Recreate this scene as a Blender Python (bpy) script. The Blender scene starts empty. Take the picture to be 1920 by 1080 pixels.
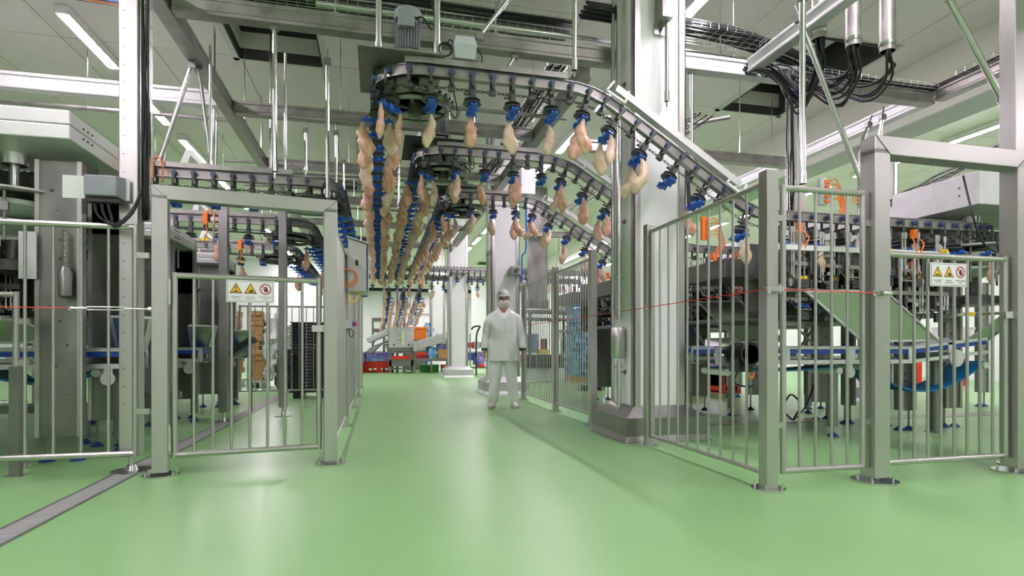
import bpy, bmesh, math, random
from mathutils import Vector, Matrix, noise
random.seed(4)
SC = bpy.context.scene
COL = SC.collection
PI = math.pi
# ---------------------------------------------------------------- camera
F_PX = 1070.0; HZ = 650.0; YAW = math.radians(13.25); EYE = 0.92
cam_d = bpy.data.cameras.new('camera'); cam = bpy.data.objects.new('camera', cam_d); COL.objects.link(cam)
cam.location = (0, 0, EYE); cam.rotation_euler = (PI/2, 0, -YAW)
cam_d.sensor_width = 36.0; cam_d.lens = F_PX/1920*36.0; cam_d.shift_y = (HZ-540)/1920
cam_d.clip_start = 0.05; cam_d.clip_end = 200
SC.camera = cam
# ---------------------------------------------------------------- world, exposure
w = bpy.data.worlds.new('world'); SC.world = w; w.use_nodes = True
w.node_tree.nodes['Background'].inputs[0].default_value = (0.9, 0.97, 1.0, 1)
w.node_tree.nodes['Background'].inputs[1].default_value = 0.3
SC.view_settings.view_transform = 'Standard'; SC.view_settings.look = 'None'
SC.view_settings.gamma = 1.0; SC.view_settings.exposure = 0.0
SC.view_settings.use_curve_mapping = False
SC.cycles.max_bounces = 6; SC.cycles.diffuse_bounces = 4; SC.cycles.glossy_bounces = 4
TUBE = 142.0        # emission of the fluorescent diffusers
# ---------------------------------------------------------------- placing helpers (pixel of the photo -> real point)
CA, SA = math.cos(YAW), math.sin(YAW)
def ray(px, py):
    u = (px-960)/F_PX
    return Vector((u*CA+SA, CA-u*SA, (HZ-py)/F_PX))
def atY(px, py, Y): d = ray(px, py); t = Y/d.y; return Vector((d.x*t, Y, EYE+d.z*t))
def atX(px, py, X): d = ray(px, py); t = X/d.x; return Vector((X, d.y*t, EYE+d.z*t))
def atZ(px, py, z): d = ray(px, py); t = (z-EYE)/d.z; return Vector((d.x*t, d.y*t, z))
# ---------------------------------------------------------------- materials
def M(name, col, rough=0.5, metal=0.0, noise_s=0, noise_a=0.0, bump=0.0, coat=0.0, stretch=(1,1,1), emit=None, emit_s=0, alpha=None, rvar=0.0, spec=None, col2=None, trans=0):
    m = bpy.data.materials.new(name); m.use_nodes = True
    nt = m.node_tree; b = nt.nodes['Principled BSDF']
    c = tuple(col)+(1,)
    b.inputs['Base Color'].default_value = c
    b.inputs['Roughness'].default_value = rough; b.inputs['Metallic'].default_value = metal
    if coat: b.inputs['Coat Weight'].default_value = coat; b.inputs['Coat Roughness'].default_value = 0.12
    if spec is not None: b.inputs['Specular IOR Level'].default_value = spec
    if trans: b.inputs['Transmission Weight'].default_value = trans
    if emit: b.inputs['Emission Color'].default_value = tuple(emit)+(1,); b.inputs['Emission Strength'].default_value = emit_s
    if noise_s:
        tc = nt.nodes.new('ShaderNodeTexCoord'); mp = nt.nodes.new('ShaderNodeMapping'); mp.inputs['Scale'].default_value = stretch
        n = nt.nodes.new('ShaderNodeTexNoise'); n.inputs['Scale'].default_value = noise_s; n.inputs['Detail'].default_value = 5
        nt.links.new(tc.outputs['Object'], mp.inputs[0]); nt.links.new(mp.outputs[0], n.inputs[0])
        if noise_a:
            r = nt.nodes.new('ShaderNodeValToRGB')
            c2 = col2 or tuple(x*(1-noise_a) for x in col); c1 = col if col2 else tuple(min(1, x*(1+noise_a*0.6)) for x in col)
            r.color_ramp.elements[0].position = 0.32; r.color_ramp.elements[1].position = 0.68
            r.color_ramp.elements[0].color = tuple(c2)+(1,); r.color_ramp.elements[1].color = tuple(c1)+(1,)
            nt.links.new(n.outputs[0], r.inputs[0]); nt.links.new(r.outputs[0], b.inputs['Base Color'])
        if rvar:
            mr = nt.nodes.new('ShaderNodeMapRange'); mr.inputs[1].default_value = 0.3; mr.inputs[2].default_value = 0.7
            mr.inputs[3].default_value = rough-rvar; mr.inputs[4].default_value = rough+rvar
            nt.links.new(n.outputs[0], mr.inputs[0]); nt.links.new(mr.outputs[0], b.inputs['Roughness'])
        if bump:
            bp = nt.nodes.new('ShaderNodeBump'); bp.inputs['Strength'].default_value = bump; bp.inputs['Distance'].default_value = 0.01
            nt.links.new(n.outputs[0], bp.inputs['Height']); nt.links.new(bp.outputs[0], b.inputs['Normal'])
    return m
steel = M('brushed_steel', (0.55, 0.54, 0.525), 0.36, 0.95, 9, 0.03, 0, stretch=(6, 6, 0.4), rvar=0.02)
steel_h = M('brushed_steel_long', (0.55, 0.54, 0.525), 0.36, 0.95, 9, 0.03, 0, stretch=(0.4, 0.4, 6), rvar=0.02)
steel_dull = M('dull_sheet_steel', (0.30, 0.295, 0.285), 0.36, 0.9, 5, 0.2, 0, stretch=(1, 1, 0.4), rvar=0.08)
steel_dark = M('dark_worn_steel', (0.11, 0.11, 0.11), 0.4, 0.8, 20, 0.3, 0, rvar=0.1)
galv = M('galvanised_beam', (0.33, 0.32, 0.30), 0.42, 0.75, 6, 0.25, 0, stretch=(1, 1, 1), rvar=0.08)
chrome = M('polished_tube', (0.72, 0.72, 0.72), 0.2, 1.0, 10, 0.08, 0)
satin = M('satin_aluminium', (0.66, 0.67, 0.67), 0.5, 0.55, 8, 0.06, 0)
white = M('white_panel', (0.86, 0.88, 0.87), 0.45, 0, 3, 0.02)
wallm = M('white_wall', (0.88, 0.89, 0.90), 0.5, 0, 1.5, 0.02)
ceilm = M('ceiling_sandwich_panel', (0.80, 0.745, 0.73), 0.42, 0.0, 2, 0.04)
seam = M('panel_seam', (0.25, 0.27, 0.24), 0.8)
darkv = M('duct_dark', (0.055, 0.055, 0.05), 0.7)
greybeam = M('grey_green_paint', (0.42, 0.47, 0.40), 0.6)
cream = M('cream_panel', (0.78, 0.78, 0.69), 0.5, 0, 3, 0.03)
black = M('black_cable', (0.012, 0.012, 0.014), 0.45)
blackp = M('black_plastic', (0.018, 0.018, 0.02), 0.42)
rubber = M('dark_grey_plastic_disc', (0.075, 0.08, 0.08), 0.42, 0, 12, 0.25)
bluep = M('blue_plastic', (0.012, 0.115, 0.62), 0.35, 0, 15, 0.2)
bluer = M('blue_roller', (0.05, 0.10, 0.32), 0.4)
bluebelt = M('blue_belt', (0.01, 0.07, 0.42), 0.4)
tealbelt = M('modular_belt', (0.01, 0.18, 0.42), 0.4)
orange = M('orange_plastic', (0.95, 0.22, 0.01), 0.4)
yellow = M('yellow_plastic', (0.95, 0.62, 0.01), 0.4)
red = M('red_crate', (0.80, 0.035, 0.015), 0.42, 0, 6, 0.12)
redrope = M('red_rope', (0.85, 0.05, 0.02), 0.5)
motor = M('grey_motor_paint', (0.30, 0.33, 0.36), 0.45, 0.1, 8, 0.08)
greybox = M('grey_plastic_box', (0.50, 0.55, 0.56), 0.4)
navy = M('navy_plastic', (0.02, 0.03, 0.22), 0.4)
card = M('cardboard', (0.55, 0.31, 0.12), 0.8, 0, 9, 0.15)
gratem = M('grate_steel', (0.52, 0.52, 0.52), 0.45, 0.3)
chutem = M('chute_sheet_steel', (0.50, 0.51, 0.48), 0.32, 0.95, 4, 0.08)
pale = M('white_plastic', (0.80, 0.82, 0.80), 0.4, 0, 12, 0.05)
palegreen = M('pale_green_plastic', (0.62, 0.72, 0.60), 0.4)
film_p = M('violet_film', (0.42, 0.22, 0.50), 0.25, 0, 7, 0.4, 0.6, col2=(0.16, 0.30, 0.72))
film_b = M('blue_film', (0.10, 0.36, 0.80), 0.22, 0, 10, 0.5, 1.0, col2=(0.40, 0.66, 0.92), stretch=(1, 1, 0.6))
film_w = M('white_film', (0.78, 0.82, 0.79), 0.3, 0, 12, 0.15, 0.9)
film_k = M('black_film', (0.02, 0.02, 0.022), 0.18, 0, 14, 0.5, 1.0)
green = M('green_plastic', (0.03, 0.30, 0.04), 0.45)
chicken = M('raw_chicken', (0.92, 0.66, 0.50), 0.38, 0, 16, 0.5, 0.35, col2=(0.74, 0.33, 0.22))
chicken2 = M('raw_chicken_pale', (0.93, 0.76, 0.60), 0.38, 0, 14, 0.4, 0.35, col2=(0.80, 0.52, 0.38))
skin = M('skin', (0.50, 0.24, 0.16), 0.5, 0, 20, 0.12)
cloth = M('white_cotton', (0.93, 0.95, 0.95), 0.8, 0, 30, 0.04, 0.3)
hairnet_m = M('hairnet', (0.72, 0.74, 0.74), 0.8, 0, 60, 0.25, 0.6)
maskm = M('mask_white', (0.80, 0.79, 0.76), 0.9, 0, 40, 0.12, 0.5)
cuffm = M('green_cuff', (0.01, 0.16, 0.07), 0.8)
shoe_m = M('white_shoe', (0.80, 0.80, 0.76), 0.5)
sole_m = M('shoe_sole', (0.62, 0.54, 0.36), 0.6)
lampm = M('lamp_diffuser', (1, 1, 1), 0.5, emit=(1.0, 0.86, 0.985), emit_s=TUBE)
whitem = M('white_metal', (0.85, 0.86, 0.86), 0.35)
floorm = M('green_resin_floor', (0.245, 0.475, 0.190), 0.33, 0, 1.1, 0.04)
_nt = floorm.node_tree; _b = _nt.nodes['Principled BSDF']
_n2 = _nt.nodes.new('ShaderNodeTexNoise'); _n2.inputs['Scale'].default_value = 260
_bp = _nt.nodes.new('ShaderNodeBump'); _bp.inputs['Strength'].default_value = 0.18; _bp.inputs['Distance'].default_value = 0.002
_tc = [n for n in _nt.nodes if n.type == 'TEX_COORD'][0]
_nt.links.new(_tc.outputs['Object'], _n2.inputs[0]); _nt.links.new(_n2.outputs[0], _bp.inputs['Height']); _nt.links.new(_bp.outputs[0], _b.inputs['Normal'])
# ---------------------------------------------------------------- mesh builder
LOC = {}
class MB:
    def __init__(s): s.v = []; s.f = []; s.m = []; s.mi = 0
    def add(s, vs, fs):
        o = len(s.v); s.v += [Vector(v) for v in vs]; s.f += [[i+o for i in f] for f in fs]; s.m += [s.mi]*len(fs); return s
    def box(s, x0, x1, y0, y1, z0, z1):
        return s.add([(x0,y0,z0),(x1,y0,z0),(x1,y1,z0),(x0,y1,z0),(x0,y0,z1),(x1,y0,z1),(x1,y1,z1),(x0,y1,z1)],
                     [(0,3,2,1),(4,5,6,7),(0,1,5,4),(1,2,6,5),(2,3,7,6),(3,0,4,7)])
    def cbox(s, c, sz, rot=None):
        h = [x/2 for x in sz]; c = Vector(c); vs = []
        for z in (-1,1):
            for x, y in ((-1,-1),(1,-1),(1,1),(-1,1)):
                p = Vector((x*h[0], y*h[1], z*h[2])); p = rot @ p if rot else p; vs.append(c+p)
        return s.add(vs, [(0,3,2,1),(4,5,6,7),(0,1,5,4),(1,2,6,5),(2,3,7,6),(3,0,4,7)])
    def bar(s, a, b, w, h, up=(0,0,1), prof=None):
        a = Vector(a); b = Vector(b); d = (b-a).normalized(); up = Vector(up)
        if abs(d.dot(up)) > 0.99: up = Vector((1,0,0))
        x = d.cross(up).normalized(); y = x.cross(d)
        pr = prof or [(-w/2,-h/2),(w/2,-h/2),(w/2,h/2),(-w/2,h/2)]; n = len(pr)
        vs = [a+x*p+y*q for p, q in pr]+[b+x*p+y*q for p, q in pr]
        fs = [(i,(i+1)%n,(i+1)%n+n,i+n) for i in range(n)]+[tuple(range(n))[::-1], tuple(range(n,2*n))]
        return s.add(vs, fs)
    def cyl(s, a, b, r, n=10, r2=None):
        a = Vector(a); b = Vector(b); d = (b-a).normalized(); up = Vector((0,0,1)) if abs(d.z) < 0.9 else Vector((1,0,0))
        x = d.cross(up).normalized(); y = x.cross(d); r2 = r if r2 is None else r2
        vs = [a+(x*math.cos(2*PI*i/n)+y*math.sin(2*PI*i/n))*r for i in range(n)]+[b+(x*math.cos(2*PI*i/n)+y*math.sin(2*PI*i/n))*r2 for i in range(n)]
        return s.add(vs, [(i,(i+1)%n,(i+1)%n+n,i+n) for i in range(n)]+[tuple(range(n))[::-1], tuple(range(n,2*n))])
    def tube(s, pts, r, n=6, smooth=0):
        pts = [Vector(p) for p in pts]
        if smooth: pts = crom(pts, smooth)
        N = len(pts); rings = []; px = None
        for i, p in enumerate(pts):
            d = (pts[min(i+1,N-1)]-pts[max(i-1,0)]).normalized()
            if px is None: px = d.cross(Vector((0,0,1)) if abs(d.z) < 0.9 else Vector((1,0,0))).normalized()
            px = (px-d*px.dot(d)).normalized(); y = d.cross(px)
            rings.append([p+(px*math.cos(2*PI*k/n)+y*math.sin(2*PI*k/n))*r for k in range(n)])
        vs = [v for g in rings for v in g]
        fs = [(i*n+k, i*n+(k+1)%n, (i+1)*n+(k+1)%n, (i+1)*n+k) for i in range(N-1) for k in range(n)]
        fs += [tuple(range(n))[::-1], tuple(range((N-1)*n, N*n))]
        return s.add(vs, fs)
    def lathe(s, prof, c=(0,0,0), n=16, axis='z'):
        c = Vector(c); vs = []; N = len(prof)
        for r, h in prof:
            for k in range(n):
                a = 2*PI*k/n; q = (r*math.cos(a), r*math.sin(a), h)
                q = q if axis == 'z' else ((q[2], q[0], q[1]) if axis == 'x' else (q[0], q[2], -q[1]))
                vs.append(c+Vector(q))
        fs = [(i*n+k, i*n+(k+1)%n, (i+1)*n+(k+1)%n, (i+1)*n+k) for i in range(N-1) for k in range(n)]
        fs += [tuple(range(n))[::-1], tuple(range((N-1)*n, N*n))]
        return s.add(vs, fs)
    def poly(s, pts, t):            # flat polygon sheet of thickness vector t
        t = Vector(t); n = len(pts); vs = [Vector(p) for p in pts]+[Vector(p)+t for p in pts]
        return s.add(vs, [tuple(range(n))[::-1], tuple(range(n,2*n))]+[(i,(i+1)%n,(i+1)%n+n,i+n) for i in range(n)])
    def loft(s, rings, cap=True):
        n = len(rings[0]); vs = [Vector(v) for g in rings for v in g]
        fs = [(i*n+k, i*n+(k+1)%n, (i+1)*n+(k+1)%n, (i+1)*n+k) for i in range(len(rings)-1) for k in range(n)]
        if cap: fs += [tuple(range(n))[::-1], tuple(range((len(rings)-1)*n, len(rings)*n))]
        return s.add(vs, fs)
    def torus(s, c, R, r, n=24, m=6, ax=(0,0,1), a0=0, a1=2*PI):
        ax = Vector(ax).normalized(); u = ax.cross(Vector((1,0,0)) if abs(ax.x) < .9 else Vector((0,1,0))).normalized(); v = ax.cross(u); c = Vector(c)
        full = abs(a1-a0-2*PI) < 1e-6; N = n if full else n+1; rings = []
        for i in range(N):
            a = a0+(a1-a0)*i/n; d = u*math.cos(a)+v*math.sin(a)
            rings.append([c+d*(R+r*math.cos(2*PI*k/m))+ax*r*math.sin(2*PI*k/m) for k in range(m)])
        if full: rings.append(rings[0])
        return s.loft(rings, cap=not full)
    def build(s, name, mat, parent=None, bevel=0, smooth=False, label=None, kind=None, fix=False):
        off = LOC.get(parent.name, Vector()) if parent else Vector()
        me = bpy.data.meshes.new(name); me.from_pydata([tuple(v-off) for v in s.v], [], s.f)
        mats = mat if isinstance(mat, (list, tuple)) else [mat]
        for q in mats: me.materials.append(q)
        if len(mats) > 1: me.polygons.foreach_set('material_index', s.m)
        if smooth:
            me.polygons.foreach_set('use_smooth', [True]*len(me.polygons))
            if smooth != 'all': me.set_sharp_from_angle(angle=math.radians(38))
        if fix:
            bm = bmesh.new(); bm.from_mesh(me); bmesh.ops.recalc_face_normals(bm, faces=bm.faces); bm.to_mesh(me); bm.free()
        me.update()
        o = bpy.data.objects.new(name, me); COL.objects.link(o)
        if parent: o.parent = parent; LOC[o.name] = off
        if bevel:
            bv = o.modifiers.new('bevel', 'BEVEL'); bv.width = bevel; bv.segments = 2; bv.limit_method = 'ANGLE'
        if label: o['label'] = label
        if kind: o['kind'] = kind
        return o
def crom(P, k):
    out = []
    for i in range(len(P)-1):
        a, b, c, d = P[max(i-1,0)], P[i], P[i+1], P[min(i+2,len(P)-1)]
        for j in range(k):
            t = j/k; out.append(0.5*((2*b)+(c-a)*t+(2*a-5*b+4*c-d)*t*t+(3*b-a-3*c+d)*t**3))
    out.append(P[-1]); return out
def thing(name, label, cat, loc=(0,0,0), group=None):
    o = bpy.data.objects.new(name, None); COL.objects.link(o); o.location = loc; o.empty_display_size = 0.1
    LOC[o.name] = Vector(loc); o['label'] = label; o['category'] = cat
    if group: o['group'] = group
    return o
def tag(o, label, cat, group=None, kind=None):
    o['label'] = label; o['category'] = cat
    if group: o['group'] = group
    if kind: o['kind'] = kind
    return o
def struct(o): o['kind'] = 'structure'; return o
def inst(name, me, parent, wloc, rot=None, label=None):      # an object sharing mesh data, placed at a world point
    o = bpy.data.objects.new(name, me); COL.objects.link(o)
    off = LOC.get(parent.name, Vector()) if parent else Vector()
    o.location = Vector(wloc)-off; o.parent = parent
    if rot: o.rotation_euler = rot
    if label: o['label'] = label
    return o
def dup(root, loc, rot=None, label=None, group=None):
    r = root.copy(); COL.objects.link(r); r.location = loc; LOC[r.name] = Vector(loc)
    if rot: r.rotation_euler = rot
    if label: r['label'] = label
    if group: r['group'] = group
    for ch in list(root.children):
        c = ch.copy(); COL.objects.link(c); c.parent = r
        for g in ch.children:
            d = g.copy(); COL.objects.link(d); d.parent = c
    return r
ORD = ['first','second','third','fourth','fifth','sixth','seventh','eighth','ninth','tenth','eleventh','twelfth','thirteenth','fourteenth','fifteenth','sixteenth','seventeenth','eighteenth','nineteenth','twentieth']
def nth(i):
    if i < 20: return ORD[i]
    t = ['', '', 'twenty', 'thirty', 'forty', 'fifty'][(i+1)//10]; u = (i+1) % 10
    return t+'-'+ORD[u-1] if u else {'twenty':'twentieth','thirty':'thirtieth','forty':'fortieth','fifty':'fiftieth'}[t]

# ================================================================ SETTING
HC = 5.2
struct(MB().box(-16, 18, -9, 62, -0.3, 0).build('floor', floorm))
# ceiling: panels with open seams below a dark backing, two hatch openings
PW = 1.143; X0 = -1.97-PW*12; PL = 4.8; Y0 = 9.1-PL*4
cb = struct(MB().box(-16, 18, -10.2, 62, HC+1.0, HC+1.1).build('ceiling', seam))
g = 0.006
pm = {}
def panel(x, y, l):
    k = round(l, 2)
    if k not in pm:
        o = MB().box(g, PW-g, g, l-g, 0, 0.06).build('ceiling_panel', ceilm, cb, bevel=0.004); pm[k] = o.data; o.location = (x, y, HC); return
    inst('ceiling_panel', pm[k], cb, (x, y, HC))
for i in range(1, 28):
    for j in range(11):
        x = X0+i*PW; y = Y0+j*PL
        if i in (12, 19) and j == 3: panel(x, y, PL-2.4)
        elif y < 58: panel(x, y, PL)
for x in (-1.97, X0+19*PW):
    mb = MB(); a, b, c, d = x, x+PW, 6.7, 9.1
    mb.box(a-.02,a+.0,c,d,HC-.03,HC+.62); mb.box(b,b+.02,c,d,HC-.03,HC+.62); mb.box(a,b,c-.02,c,HC-.03,HC+.62); mb.box(a,b,d,d+.02,HC-.03,HC+.62)
    mb.build('hatch_frame', darkv, cb)
    mb = MB(); mb.box(a+.2,b-.2,c+.2,d-.3,HC+.50,HC+.52); mb.box(a,b,d-.02,d-.004,HC+.12,HC+.36); mb.box(a,a+.015,c,d,HC+.12,HC+.36); mb.build('hatch_panel', cream, cb)
    mb = MB(); mb.box(a-.10,a-.02,c-.1,d+.1,HC-.02,HC); mb.box(b+.02,b+.1,c-.1,d+.1,HC-.02,HC); mb.box(a-.1,b+.1,d+.02,d+.1,HC-.02,HC); mb.build('hatch_trim', satin, cb)
struct(MB().box(-14.2, -14, -9, 62, 0, HC).build('wall_left', wallm))
struct(MB().box(16, 16.2, -9, 62, 0, HC).build('wall_right', wallm))
struct(MB().box(-14, 16, 60, 60.2, 0, HC).build('wall_far', wallm))
struct(MB().box(-14, 16, -9.2, -9, 0, HC).build('wall_back', wallm))
wl = struct(MB().box(-14, -2.6, 30, 30.2, 0, HC).build('wall_end_left', wallm))
wr = struct(MB().box(5.2, 16, 32, 32.2, 0, HC).build('wall_end_right', wallm))
# a door and a beam seen on the far wall, kerbs
d1 = struct(MB().box(1.0, 5.0, 44.9, 45, 0, 3.4).build('door_1', white))
MB().box(0.9, 1.0, 44.8, 45, 0, 3.5).box(5.0, 5.1, 44.8, 45, 0, 3.5).box(0.9, 5.1, 44.8, 45, 3.4, 3.5).build('door_frame', steel_dull, d1)
struct(MB().box(-5, 0.9, 45, 45.1, 0, HC).box(5.1, 9, 45, 45.1, 0, HC).box(.9, 5.1, 45, 45.1, 3.5, HC).build('wall_partition', wallm))
# downstand beam on the right (cream fascia, grey soffit)
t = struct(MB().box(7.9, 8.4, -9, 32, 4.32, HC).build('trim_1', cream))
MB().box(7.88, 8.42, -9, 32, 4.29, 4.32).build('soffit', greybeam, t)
# drain channel along the left side: frame and slotted grate
t = struct(MB().box(-1.85, -1.835, -3, 20, 0.0, 0.006).box(-1.70, -1.685, -3, 20, 0.0, 0.006).build('trim_2', steel_dull))
MB().box(-1.835, -1.70, -3, 20, 0.0, 0.0012).build('channel_floor', darkv, t)
slat = None; y = 0.9; k = 0
rest = MB()
while y < 16:
    if k < 290:
        if slat is None:
            o = MB().box(-0.066, 0.066, -0.0075, 0.0075, 0, 0.006).build('grate_slat', gratem, t); slat = o.data; o.location = (-1.7675, y, 0.001)
        else: inst('grate_slat', slat, t, (-1.7675, y, 0.001))
    else: rest.box(-1.8335, -1.7015, y-.008, y+.008, 0.0015, 0.007)
    y += 0.030; k += 1
rest.build('grate_slat', steel_h, t, kind='stuff')
# shallow channel across the right machine area
struct(MB().box(2.9, 12, 5.95, 6.25, 0.0, 0.004).build('trim_3', steel_dull))

# columns: white core, steel corner guards, sloped steel plinth
def column(name, xa, ya, w, label_n):
    xb = xa+w; yb = ya+w
    c = struct(MB().box(xa+.01, xb-.01, ya+.01, yb-.01, 0, HC).build(name, white))
    q = .07; e = .004
    for (cx, sx) in ((xa, 1), (xb, -1)):
        for (cy, sy) in ((ya, 1), (yb, -1)):
            m = MB(); x_ = sorted((cx-sx*e, cx+sx*q)); y_ = sorted((cy-sy*e, cy+sy*q))
            m.box(x_[0], x_[1], *sorted((cy-sy*e, cy+sy*.012)), .3, HC-.01); m.box(*sorted((cx-sx*e, cx+sx*.012)), y_[0], y_[1], .3, HC-.01)
            m.build('corner_guard', steel, c, bevel=.003)
    o = .15
    r = lambda a, z: [(xa-a, ya-a, z), (xb+a, ya-a, z), (xb+a, yb+a, z), (xa-a, yb+a, z)]
    MB().loft([r(o+.03, 0), r(o, .06), r(o, .235), r(.0, .335)]).build('plinth', steel_dull if name=='trim_4' else satin, c, bevel=.004)
    return c
column('trim_4', 2.46, 5.2, .56, 1)
column('trim_5', 2.16, 10.9, .56, 2)
column('trim_6', 2.10, 17.1, .56, 3)
column('trim_7', 2.10, 23.3, .56, 4)
column('trim_8', 8.0, 7.75, .4, 5)

# ---- luminaires
lum = None; n_l = 0
def luminaire(x, y, label, group):
    global lum
    if lum is None:
        lum = thing('ceiling_light', label, 'light', (x, y, HC), group)
        MB().box(x-.08, x+.08, y-.02, y+1.50, HC-.07, HC-.001).box(x-.08,x-.064,y-.02,y+1.5,HC-.108,HC-.07).box(x+.064,x+.08,y-.02,y+1.5,HC-.108,HC-.07).box(x-.064,x+.064,y-.02,y+.03,HC-.108,HC-.07).box(x-.064,x+.064,y+1.45,y+1.5,HC-.108,HC-.07).build('housing', whitem, lum, bevel=.01)
        MB().box(x-.06, x+.06, y+.04, y+1.44, HC-.115, HC-.071).build('diffuser', lampm, lum, bevel=.012)
        return lum
    return dup(lum, (x, y, HC), label=label, group=group)
rows = ((-3.85, 8.25, 'lamp row above the left machines'), (3.8, 10.3, 'lamp row beside the white pillars'), (11.45, 10.3, 'lamp row beyond the cream beam'))
for (x, y0, nm) in rows:
    y = y0-2.25*7; k = 0
    vis = 0
    while y < 43:
        d_ = y*CA+x*SA
        show = d_ > 1 and abs((x*CA-y*SA)/d_*F_PX) < 960 and HZ-(HC-EYE)/d_*F_PX > -60
        if show:
            lab = 'glowing tube lamp, %s in the %s' % (nth(vis), nm); vis += 1
        else: lab = 'tube lamp outside the picture, %s in the %s' % (nth(k), nm); k += 1
        if y > -8.5: luminaire(x, y, lab, nm if show else 'lamps outside the picture')
        y += 2.25

# ================================================================ GUARD FENCES AND GATES
def bolt(m, x, y, z, r=.009):
    m.cyl((x, y, z), (x, y, z+.018), r, 6); m.cyl((x, y, z+.018), (x, y, z+.03), r*.55, 6)
BAR = {}
def bar_inst(parent, x, y, z0, z1, r=.0095, name='bar'):
    k = (round(z1-z0, 3), r)
    if k not in BAR:
        o = MB().cyl((0,0,0), (0,0,z1-z0), r, 8).build('bar_tmp', steel, smooth=True); BAR[k] = o.data; bpy.data.objects.remove(o)
    return inst(name, BAR[k], parent, (x, y, z0))
def fence(label, posts, panels, loc):
    """posts: (x, y, h, s, foot_r, part label); panels: (a, b, z0, z1, n, rf, rb)"""
    t = thing('safety_fence', label, 'fence', loc)
    for (x, y, h, s, fr) in posts:
        p = MB().box(x-s/2, x+s/2, y-s/2, y+s/2, .012, h).build('fence_post', steel, t, bevel=.004)
        MB().cyl((x, y, 0), (x, y, .014), fr, 24).build('foot_plate', chrome, p, smooth=True)
        for a in (45, 135, 225, 315):
            m = MB(); bolt(m, x+fr*.78*math.cos(math.radians(a)), y+fr*.78*math.sin(math.radians(a)), .014); m.build('bolt', chrome, p)
    for ((xa, ya), (xb, yb), z0, z1, n, rf, rb) in panels:
        m = MB()
        for z in (z0, z1): m.tube([(xa, ya, z), (xb, yb, z)], rf, 10)
        for x, y in ((xa, ya), (xb, yb)): m.tube([(x, y, z0-rf), (x, y, z1+rf)], rf, 10)
        d = Vector((xb-xa, yb-ya, 0)).normalized()
        for (x, y, sg) in ((xa, ya, -1), (xb, yb, 1)):
            for z in (z0+.3, z1-.2): m.cbox((x+d.x*sg*.045, y+d.y*sg*.045, z), (.03+abs(d.x)*.06, .03+abs(d.y)*.06, .04))
        fr = m.build('fence_panel', steel, t, smooth=True)
        for i in range(n):
            f = (i+1)/(n+1); bar_inst(fr, xa+(xb-xa)*f, ya+(yb-ya)*f, z0, z1, rb)
    return t
XR = 2.45; yg = 3.22
fence('long barred steel fence on the right of the aisle with tall corner post',
    [(XR, 3.2, 2.05, .085, .105), (XR, 4.86, 2.05, .08, .09), (XR, 6.28, 2.05, .08, .09), (XR, 7.72, 2.05, .08, .09), (XR, 9.53, 2.05, .08, .09)],
    [((XR, 3.27), (XR, 4.80), .10, 1.98, 9, .017, .0095), ((XR, 6.35), (XR, 7.66), .12, 1.96, 14, .017, .008), ((XR, 7.80), (XR, 9.46), .12, 1.96, 14, .017, .008), ((2.575, yg), (3.20, yg), .11, 1.955, 4, .02, .0095)], (XR, 6, 0))
# gate portals
def gate(xa, ya, xb, yb, h, s, zt, zb, nb, label, hinge_left=True, latch_z=1.0):
    t = thing('safety_gate', label, 'gate', ((xa+xb)/2, (ya+yb)/2, 0))
    a = Vector((xa, ya, 0)); b = Vector((xb, yb, 0)); d = (b-a).normalized(); ang = math.atan2(d.y, d.x); R = Matrix.Rotation(ang, 3, 'Z')
    for p in (a, b):
        MB().cbox(p+Vector((0,0,(h-s/2+.012)/2)), (s, s, h-s-.012+.012), R).build('post', steel, t, bevel=.004)
        MB().cyl(p, p+Vector((0,0,.014)), s*1.15, 26).build('foot_plate', chrome, t, smooth=True)
        for k in (0, 1, 2, 3):
            q = p+R @ Vector((.085*(1 if k % 2 else -1), .06*(1 if k > 1 else -1), 0)); m = MB(); bolt(m, q.x, q.y, .014, .01); m.build('bolt', chrome, t)
    MB().bar(a-d*s/2+Vector((0,0,h-s/2)), b+d*s/2+Vector((0,0,h-s/2)), s, s).build('lintel', steel_h, t, bevel=.004)
    m = MB()      # mitre welds at the lintel corners
    for p, sg in ((a, 1), (b, -1)):
        q = p+R @ Vector((0, -s/2-.001, 0)); m.bar(q-d*sg*s/2+Vector((0,0,h)), q+d*sg*s/2+Vector((0,0,h-s)), .004, .003)
    m.build('mitre_weld', steel_dark, t)
    A = a+d*(s/2+.035); B = b-d*(s/2+.035)
    m = MB(); rf = .021
    for z in (zb, zt): m.tube([A+Vector((0,0,z)), B+Vector((0,0,z))], rf, 12)
    for p in (A, B): m.tube([p+Vector((0,0,zb-rf)), p+Vector((0,0,zt+rf))], rf, 12)
    lf = m.build('gate_leaf', steel, t, smooth=True)
    for i in range(nb):
        p = A.lerp(B, (i+1)/(nb+1)); bar_inst(lf, p.x, p.y, zb, zt, .0105)
    H = A if hinge_left else B; L = B if hinge_left else A; sg = 1 if hinge_left else -1
    for z in (zb+.12, zt-.12):
        q = H-d*sg*.028+R @ Vector((0, -.03, 0)); MB().cyl(q+Vector((0,0,z-.09)), q+Vector((0,0,z+.09)), .014, 10).cyl(q+Vector((0,0,z-.11)), q+Vector((0,0,z+.11)), .006, 8).build('hinge', chrome, t, smooth=True)
    q = L+R @ Vector((0, -.035, latch_z))
    MB().cbox(q, (.11, .02, .05), R).cyl(q+d*sg*.02, q+d*sg*.10, .014, 10).build('latch', chrome, t, smooth=True)
    return A, B, R
gl = gate(-1.50, 4.52, -.36, 4.68, 2.06, .10, 1.43, .145, 7, 'left steel safety gate with barred leaf between two posts and a lintel', latch_z=1.06)
gr_ = gate(3.30, 3.22, 4.56, 3.235, 2.34, .125, 1.555, .125, 8, 'tall right steel safety gate with barred leaf under a heavy lintel', latch_z=1.15)
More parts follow.
